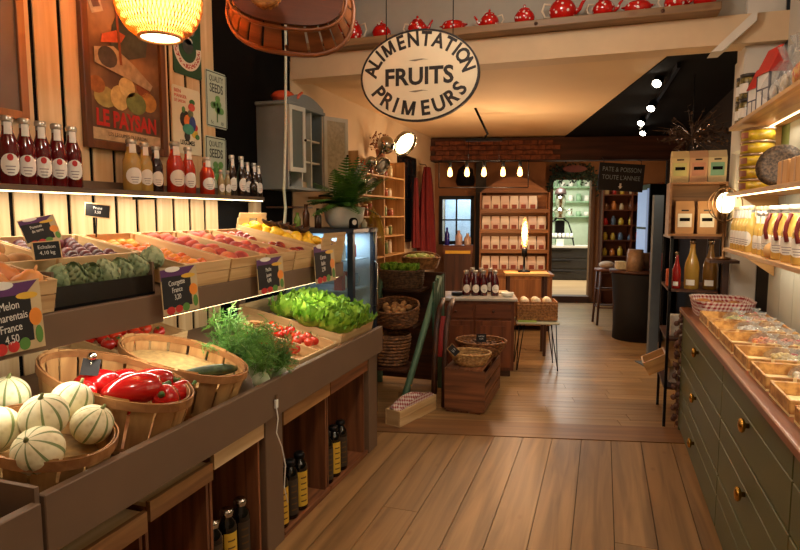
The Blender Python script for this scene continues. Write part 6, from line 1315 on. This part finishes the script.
m = MB(); m.box(-.09, .09, -.08, .08, 0, .02); tag(m.build('lamp_block', DARKW('X'), None, T(.775, 4.55, 1.2285)), 'dark block under the globe lamp', 'block'); m = MB(); m.box(-.02, .02, -.02, .02, 0, .318); tag(m.build('block_post', DARKW('Z'), None, T(.80, 4.575, .9058)), 'dark post holding the lamp block', 'post')
def big_bottle(label, M, ma, h=.36, r=.05):
    c = thing('swing_bottle', label, 'bottle', M, 'large bottles on the end rack'); k = h/.36
    m = MB(); m.lathe([(r*.9, 0), (r, .008), (r, .15*k), (r*.9, .19*k), (r*.42, .26*k), (r*.34, .30*k), (r*.34, .325*k)], 20); m.build('body', ma, c); m = MB(); m.lathe([(r*.4, .325*k), (r*.4, .345*k), (r*.3, .36*k)], 12); m.build('stopper', CHROME, c)
    m = MB(); m.lathe([(r+.0008, .03*k), (r+.0008, .07*k)], 8, R('Z', -PI/2-.3), True, 0, False, False, -.6, .6); m.build('label', WHITE, c); return c
big_bottle('large yellow bottle on the rack, left of the brown one', T(.615, 4.74, 1.0205), mat('pale_cider', (176, 138, 60), .1, coat=.4)); big_bottle('large brown yellow bottle on the rack, right', T(.735, 4.74, 1.0205), mat('brown_cider', (120, 84, 36), .1, coat=.4)); big_bottle('small red bottle at the left of the rack', T(.515, 4.73, 1.0205), mat('red_cordial', (140, 24, 22), .1, coat=.4), .27, .03)
for i, (x, y, z, col, w_, h_) in enumerate([(.50, 4.88, 1.0205, (206, 90, 40), .04, .13), (.54, 4.80, .6605, (226, 220, 206), .05, .16), (.66, 4.80, .6605, (206, 196, 180), .05, .14), (.55, 4.84, .3005, (226, 216, 200), .05, .12), (.66, 4.84, .3005, (120, 150, 110), .05, .11), (.73, 5.02, .6605, (196, 170, 120), .05, .15)]):
    m = MB(); m.box(-w_, w_, -w_*.7, w_*.7, 0, h_); tag(m.build('small_package', mat('pkg_%d_%d_%d' % col, col, .6, var=.15, scale=30), None, T(x, y, z), .006), ['orange package on the upper rack shelf', 'white package on the middle rack shelf, left', 'grey white package on the middle rack shelf', 'white package on the bottom rack shelf', 'green package on the bottom rack shelf', 'tan package at the back of the middle rack shelf'][i], 'package')
wb = thing('tilted_box', 'tan wooden box tipped out over the rack edge', 'box', T(.50, 4.72, .44) @ R('Y', -.5)); m = MB(); m.box(-.16, .02, 0, .24, 0, .012); m.build('base', SHELFW('X'), wb)
for y in (0, .228): m = MB(); m.box(-.16, .02, y, y+.012, .0125, .10); m.build('side', SHELFW('X'), wb)
for x in (-.16, .008): m = MB(); m.box(x, x+.012, .0125, .2275, .0125, .10); m.build('end', SHELFW('Y'), wb)
gs = thing('bulb_string', 'string of brown dried bulbs hanging at the cabinet end', 'garland', T(.54, 4.635, .02)); m = MB(); m.tube([(0, 0, 0), (0, 0, .86)], .003, 5); m.build('cord', mat('twine', (150, 116, 66), .8), gs); q = random.Random(4)
m = MB(); m.ball(.02, .02, .022, 8, 6).tube([(0, 0, .018), (0, 0, .034)], [.006, .002], 5); bm_ = m.mesh('dried_bulb', two('bulb_brown', (120, 82, 66), (84, 52, 44), 12, .6))
for k in range(30): put('dried_bulb', bm_, gs, T(.020*math.cos(k*2.2), .018*math.sin(k*2.2), .03+.027*k) @ rrot(q))
m = MB(); m.box(-.05, .05, -.02, .02, 0, 1.75); m.box(-.12, .12, -.12, .12, -.0, .012); tag(m.build('grey_post', mat('grey_board_post', (96, 102, 106), .5, var=.08), None, BM(1.95, 6.38) @ R('Z', .2)), 'tall grey post with a square foot standing past the rack', 'post')
# ================================================================ far right of the back room
q = random.Random(12)
V4 = 10.62; fs_ = thing('wall_rack', 'dark wooden shelf unit of jars and lamps on the back wall', 'shelf', BM(2.34, V4)); w_ = .98
for x in (0, .48, w_-.02): m = MB(); m.box(x, x+.02, 0, .28, 0, 2.1); m.build('upright', wood('rack_red', (120, 66, 38), (78, 40, 24), 'Z', 18), fs_)
zz = [.55, .85, 1.12, 1.38, 1.64, 1.9]
for z in zz:
    for a, b in ((.0202, .4798), (.5002, w_-.0202)): m = MB(); m.box(a, b, .0, .28, z-.018, z); m.build('board', wood('rack_red', (120, 66, 38), (78, 40, 24), 'X', 18), fs_)
m = MB(); m.box(.02, w_-.02, .27, .28, 0, 2.1); m.build('back_panel', mat('rack_back', (120, 70, 40), .7, var=.1), fs_)
fc = [(206, 176, 60), (190, 40, 34), (206, 190, 150), (120, 80, 50), (90, 110, 130), (210, 130, 60), (60, 90, 60)]
nmz = ['lowest', 'second', 'third', 'fourth', 'fifth', 'top']; cn = ['yellow', 'red', 'cream', 'brown', 'blue grey', 'orange', 'green']
for zi, z in enumerate(zz):
    for k in range(7):
        x = .075+.13*k+(.03 if k > 2 else 0); ci = q.randrange(7); h_ = q.uniform(.09, .17); r_ = q.uniform(.035, .048)
        m = MB(); m.lathe([(r_*.85, 0), (r_, .01), (r_, h_*.65), (r_*.55, h_*.85), (r_*.55, h_)], 10); tag(m.build('glass_jar', mat('far_jar_%d' % ci, fc[ci], .3, coat=.2), None, BM(2.34, V4) @ T(x, .10, z+.0005)), '%s jar on the %s shelf of the back rack, %s from the doorway' % (cn[ci], nmz[zi], ['first', 'second', 'third', 'fourth', 'fifth', 'sixth', 'last'][k]), 'jar', 'jars on the back wall rack')
point('back_right_light', Bk(2.6, 9.9, 2.3), 9, (1, .62, .32), .06)
# black bar table with things, stool
bt = thing('bar_table', 'black draped round table in the back corner', 'table', BM(2.18, 7.75)); m = MB(); m.lathe([(.30, 0), (.29, .4), (.33, .80), (.33, .84)], 28); m.build('drape', mat('black_cloth', (20, 18, 18), .8), bt); m = MB(); m.lathe([(.36, .84), (.36, .87)], 32); m.build('table_top', DARKW('X'), bt)
ZB2 = .8705
for i, (x, y, h_, col, lab) in enumerate([(-.10, -.16, .26, (150, 120, 90), 'striped round tin on the black table'), (.16, -.1, .22, (140, 40, 34), 'red box on the black table'), (.10, .12, .2, (120, 90, 60), 'brown tin at the back of the black table'), (-.22, .05, .10, (206, 190, 150), 'cream folded cloth on the black table')]):
    m = MB(); 
    if i in (0, 2): m.lathe([(.10, 0), (.10, h_*.85), (.09, h_*.86), (.09, h_)], 20)
    else: m.box(-.06, .06, -.06, .06, 0, h_)
    tag(m.build(['round_tin', 'gift_box', 'round_tin', 'folded_cloth'][i], mat('tbl_%d' % i, col, .4, var=.2, scale=30), None, BM(2.18, 7.75) @ T(x, y, ZB2), 0 if i in (0, 2) else .006), lab, ['tin', 'box', 'tin', 'cloth'][i])
sto = thing('wooden_stool', 'tall brown wooden stool left of the black table', 'stool', BM(2.02, 8.75)); 
for (x, y) in ((-.15, -.15), (.15, -.15), (-.15, .15), (.15, .15)): m = MB(); m.tube([(x, y, 0), (x*.75, y*.75, .76)], .017, 6); m.build('leg', DARKW('Z'), sto)
m = MB(); m.lathe([(.17, .76), (.18, .775), (.18, .795)], 20); m.build('seat', BRW('X'), sto)
for z in (.25, .5): m = MB(); s_ = .15*(1-.25*z/.76); m.tube([(-s_, -s_, z), (s_, -s_, z), (s_, s_, z), (-s_, s_, z)], .01, 5, True); m.build('stretcher', DARKW('X'), sto)
m = MB(); m.ball(.12, .10, .05, 12, 8, None, lump(2, .2)); tag(m.build('cloth_bundle', mat('pale_cloth', (206, 186, 160), .85), None, BM(2.02, 8.75, .846)), 'pale cloth bundle lying on the wooden stool', 'cloth')
# tall lit fridge at the far right
tf = thing('glass_fridge', 'narrow upright fridge with a cold blue lit door', 'fridge', BM(2.52, 8.72)); m = MB(); m.box(.03, .55, 0, .5, 0, 1.98); m.build('cabinet', BLACKM, tf); m = MB(); m.box(0, .028, .03, .47, .8, 1.92); m.build('lit_door', glow('cold_door', (150, 170, 200), .55), tf)
for z in (.8, 1.35, 1.9): m = MB(); m.box(-.006, -.001, .02, .48, z, z+.03); m.build('door_rail', BLACKM, tf)
# chalkboard under the beam
cbp = atV(619.5, 191, 8.3); cbd = thing('chalkboard', 'long black chalkboard hanging below the beam', 'chalkboard', T(*cbp) @ R('Z', BT) @ R('X', PI/2) @ R('Z', -.07)); m = MB(); m.box(-.29, .29, 0, .36, -.01, .01); m.build('board', SLATE, cbd)
m = MB(); m.text('PATE & POISSON', .085, T(0, .25, .0105), sx=.78, depth=.0004).text("TOUTE L'ANNEE", .085, T(0, .145, .0105), sx=.78, depth=.0004); m.build('chalk_lettering', mat('chalk_dim', (140, 150, 156), .9), cbd)
m = MB(); m.prism([(-.012, .10), (.012, .10), (.012, .06), (.028, .06), (0, .025), (-.028, .06), (-.012, .06)], .0105, .0115); m.build('arrow', CHALK, cbd)
for x in (-.24, .24): m = MB(); m.tube([(x, .36, 0), (x, .40, -.0), (x, .44, -.16)], .004, 5); m.build('chain', BLACKM, cbd)
# garland over the doorway with an oval plaque
ga = thing('leaf_garland', 'dark green leaf garland hung over the doorway', 'garland', BM(1.87, 10.80, 2.26)); m = MB(); q = random.Random(31)
for k in range(420):
    u = q.uniform(-.44, .44); sag = -.10*(1-(u/.55)**2)*0+(-.28*max(0, abs(u)-.34)/.10); p = Vector((u, q.gauss(0, .03), sag+q.gauss(.02, .075))); d = Vector((q.gauss(0, 1), q.gauss(0, .5), q.gauss(-.3, 1))).normalized()*.06; s_ = d.cross(Vector((0, 1, 0))).normalized()*.016; m.add([p, p+d*.5+s_, p+d, p+d*.5-s_], [(0, 1, 2, 3)])
m.tube([(-.44, 0, -.28), (-.34, 0, .0), (0, 0, .03), (.34, 0, 0), (.44, 0, -.28)], .012, 5); tag(m.build('leaves', two('garland_green', (24, 40, 22), (50, 66, 36), 12, .6), ga), kind='stuff')
m = MB(); m.prism(ell(.2, .06, 24), -.01, .01, T(0, -.09, .08) @ R('X', PI/2)); m.build('plaque', mat('plaque_red', (130, 70, 60), .5), ga)
# ---- kitchen seen through the doorway
kd = thing('drawer_unit', 'black kitchen drawer unit with a pale top beyond the doorway', 'cabinet', BM(1.45, 13.6, .1055)); m = MB(); m.box(0, 1.3, .02, .6, 0, .72); m.build('carcass', mat('charcoal', (46, 42, 42), .5), kd); m = MB(); m.box(-.03, 1.33, -.03, .62, .72, .76); m.build('top', WHITEP, kd)
for z in (.03, .27, .50): m = MB(); m.box(.03, 1.27, 0, .0195, z, z+.2); d = m.build('drawer', MATS['charcoal'], kd, None, .003); m = MB(); m.box(.4, .9, -.015, -.001, z+.15, z+.165); m.build('handle', BLACKM, d)
ZK = .1055+.7605
ks = thing('jar_stand', 'black three legged display stand of white jars beyond the doorway', 'stand', BM(2.12, 13.8, ZK)); 
for s_ in (-1, 1): m = MB(); m.tube([(s_*.32, 0, 0), (s_*.26, 0, .3), (s_*.18, 0, .52), (s_*.08, 0, .6)], .016, 6); m.build('leg', BLACKM, ks)
m = MB(); m.box(-.10, .10, -.02, .1, .18, .56); m.build('centre_panel', BLACKM, ks); m = MB(); m.box(-.30, .30, -.08, .10, .16, .178); m.build('shelf', BLACKM, ks); m = MB(); m.box(-.12, .12, -.08, .1, .60, .615); m.build('top_shelf', BLACKM, ks)
for k in range(7): m = MB(); m.lathe([(.034, 0), (.036, .005), (.036, .08), (.03, .085), (.03, .1)], 12); tag(m.build('white_jar', WHITE, None, BM(2.12, 13.8, ZK) @ T(-.255+.085*k, -.03, .1785)), 'white jar on the black stand, %s from the left' % ['first', 'second', 'third', 'fourth', 'fifth', 'sixth', 'last'][k], 'jar', 'white jars on the black stand')
m = MB(); m.box(-.08, .08, -.01, .01, 0, .15); tag(m.build('white_card', WHITE, None, BM(2.12, 13.72, ZK)), 'small white card standing on the pale kitchen top', 'card')
ur = thing('metal_urn', 'tiered steel urn with dark lid on the black stand', 'urn', BM(2.12, 13.81, ZK+.616)); m = MB(); m.lathe([(.10, 0), (.13, .02), (.10, .07), (.15, .12), (.15, .17), (.08, .22), (.09, .3), (.12, .34), (.10, .5), (.06, .52)], 24); m.build('body', CHROME, ur); m = MB(); m.lathe([(.13, .52), (.13, .56), (.10, .64), (.03, .68), (0, .69)], 20); m.build('lid', mat('dark_lid', (60, 44, 40), .4), ur)
for s_ in (-1, 1): m = MB(); m.tube([(s_*.12, 0, .15), (s_*.26, 0, .2), (s_*.24, 0, .08)], .018, 6); m.build('arm', CHROME, ur)
gs2 = thing('plate_shelves', 'pale green kitchen shelves on the far wall', 'shelf', BM(1.4, 14.8)); 
for z in (1.5, 1.85, 2.2): m = MB(); m.box(0, 1.6, 0, .19, z, z+.025); m.build('board', mat('mint', (150, 186, 150), .5), gs2)
for x in (0, .8, 1.57): m = MB(); m.box(x, x+.03, .0, .19, .9, 2.5); m.build('upright', MATS['mint'], gs2)
q = random.Random(44)
for zi, z in enumerate((1.526, 1.876, 2.226)):
    for k in range(8): m = MB(); h_ = q.uniform(.1, .22); m.lathe([(.04, 0), (.06, .01), (.055, h_)], 10); tag(m.build('white_pot', WHITE if k % 3 else MATS['mint'], None, BM(1.4, 14.8) @ T(.12+.19*k+(.0 if k < 4 else .05)+.0, .08, z)), 'pot on the %s mint shelf, %s from the left' % (['lower', 'middle', 'upper'][zi], ['first', 'second', 'third', 'fourth', 'fifth', 'sixth', 'seventh', 'last'][k]), 'pot', 'pots on the mint shelves')
# ---- things under the partition window
hp = thing('flower_box', 'wooden box with yellow labels under the lit window', 'box', BM(-.28, 8.15)); m = MB(); m.box(0, .38, 0, .3, 0, 1.02); m.build('chest', DARKW('Z'), hp); m = MB(); m.box(-.01, .39, -.01, .31, 1.021, 1.14); m.build('tray', BRW('X'), hp); m = MB(); m.box(.02, .36, -.014, -.011, 1.03, 1.07); m.build('yellow_strip', PLAST, hp)
for i, (x, r_, h_, col, lab) in enumerate([(-.02+.06, .035, .24, (40, 34, 130), 'cobalt blue bottle on the wooden chest'), (.20, .05, .20, (206, 170, 160), 'pale pink package on the wooden chest'), (.32, .05, .16, (220, 190, 170), 'cream package on the wooden chest')]): m = MB(); m.lathe([(r_*.9, 0), (r_, .01), (r_, h_*.6), (r_*.4, h_*.8), (r_*.4, h_)], 14); tag(m.build('blue_bottle' if i == 0 else 'package', mat('chest_%d' % i, col, .2, coat=.3), None, BM(-.28, 8.15, 1.1405) @ T(x, .12, 0)), lab, 'bottle' if i == 0 else 'package')
bp = thing('hanging_bag', 'black cloth bag hanging from the beam', 'bag', BM(.0, 8.33, 1.95)); m = MB(); m.lathe([(.02, .28), (.10, .22), (.13, .05), (.11, .0)], 16, None, True); m.build('bag', BLACK, bp); m = MB(); m.tube([(0, 0, .26), (0, .12, .36)], .006, 5); m.build('cord', BLACKM, bp)
# ceiling lamps of the front shop (above the frame)
for k, (lx, ly) in enumerate([(-.45, .6), (-.45, 2.7)]):
    c = thing('ceiling_lamp', ['glass ceiling lamp above the camera', 'glass ceiling lamp above the aisle'][k], 'lamp', T(lx, ly, 3.149)); m = MB(); m.lathe([(.09, 0), (.09, -.03), (.05, -.05)][::-1], 18); m.build('mount', WHITEP, c)
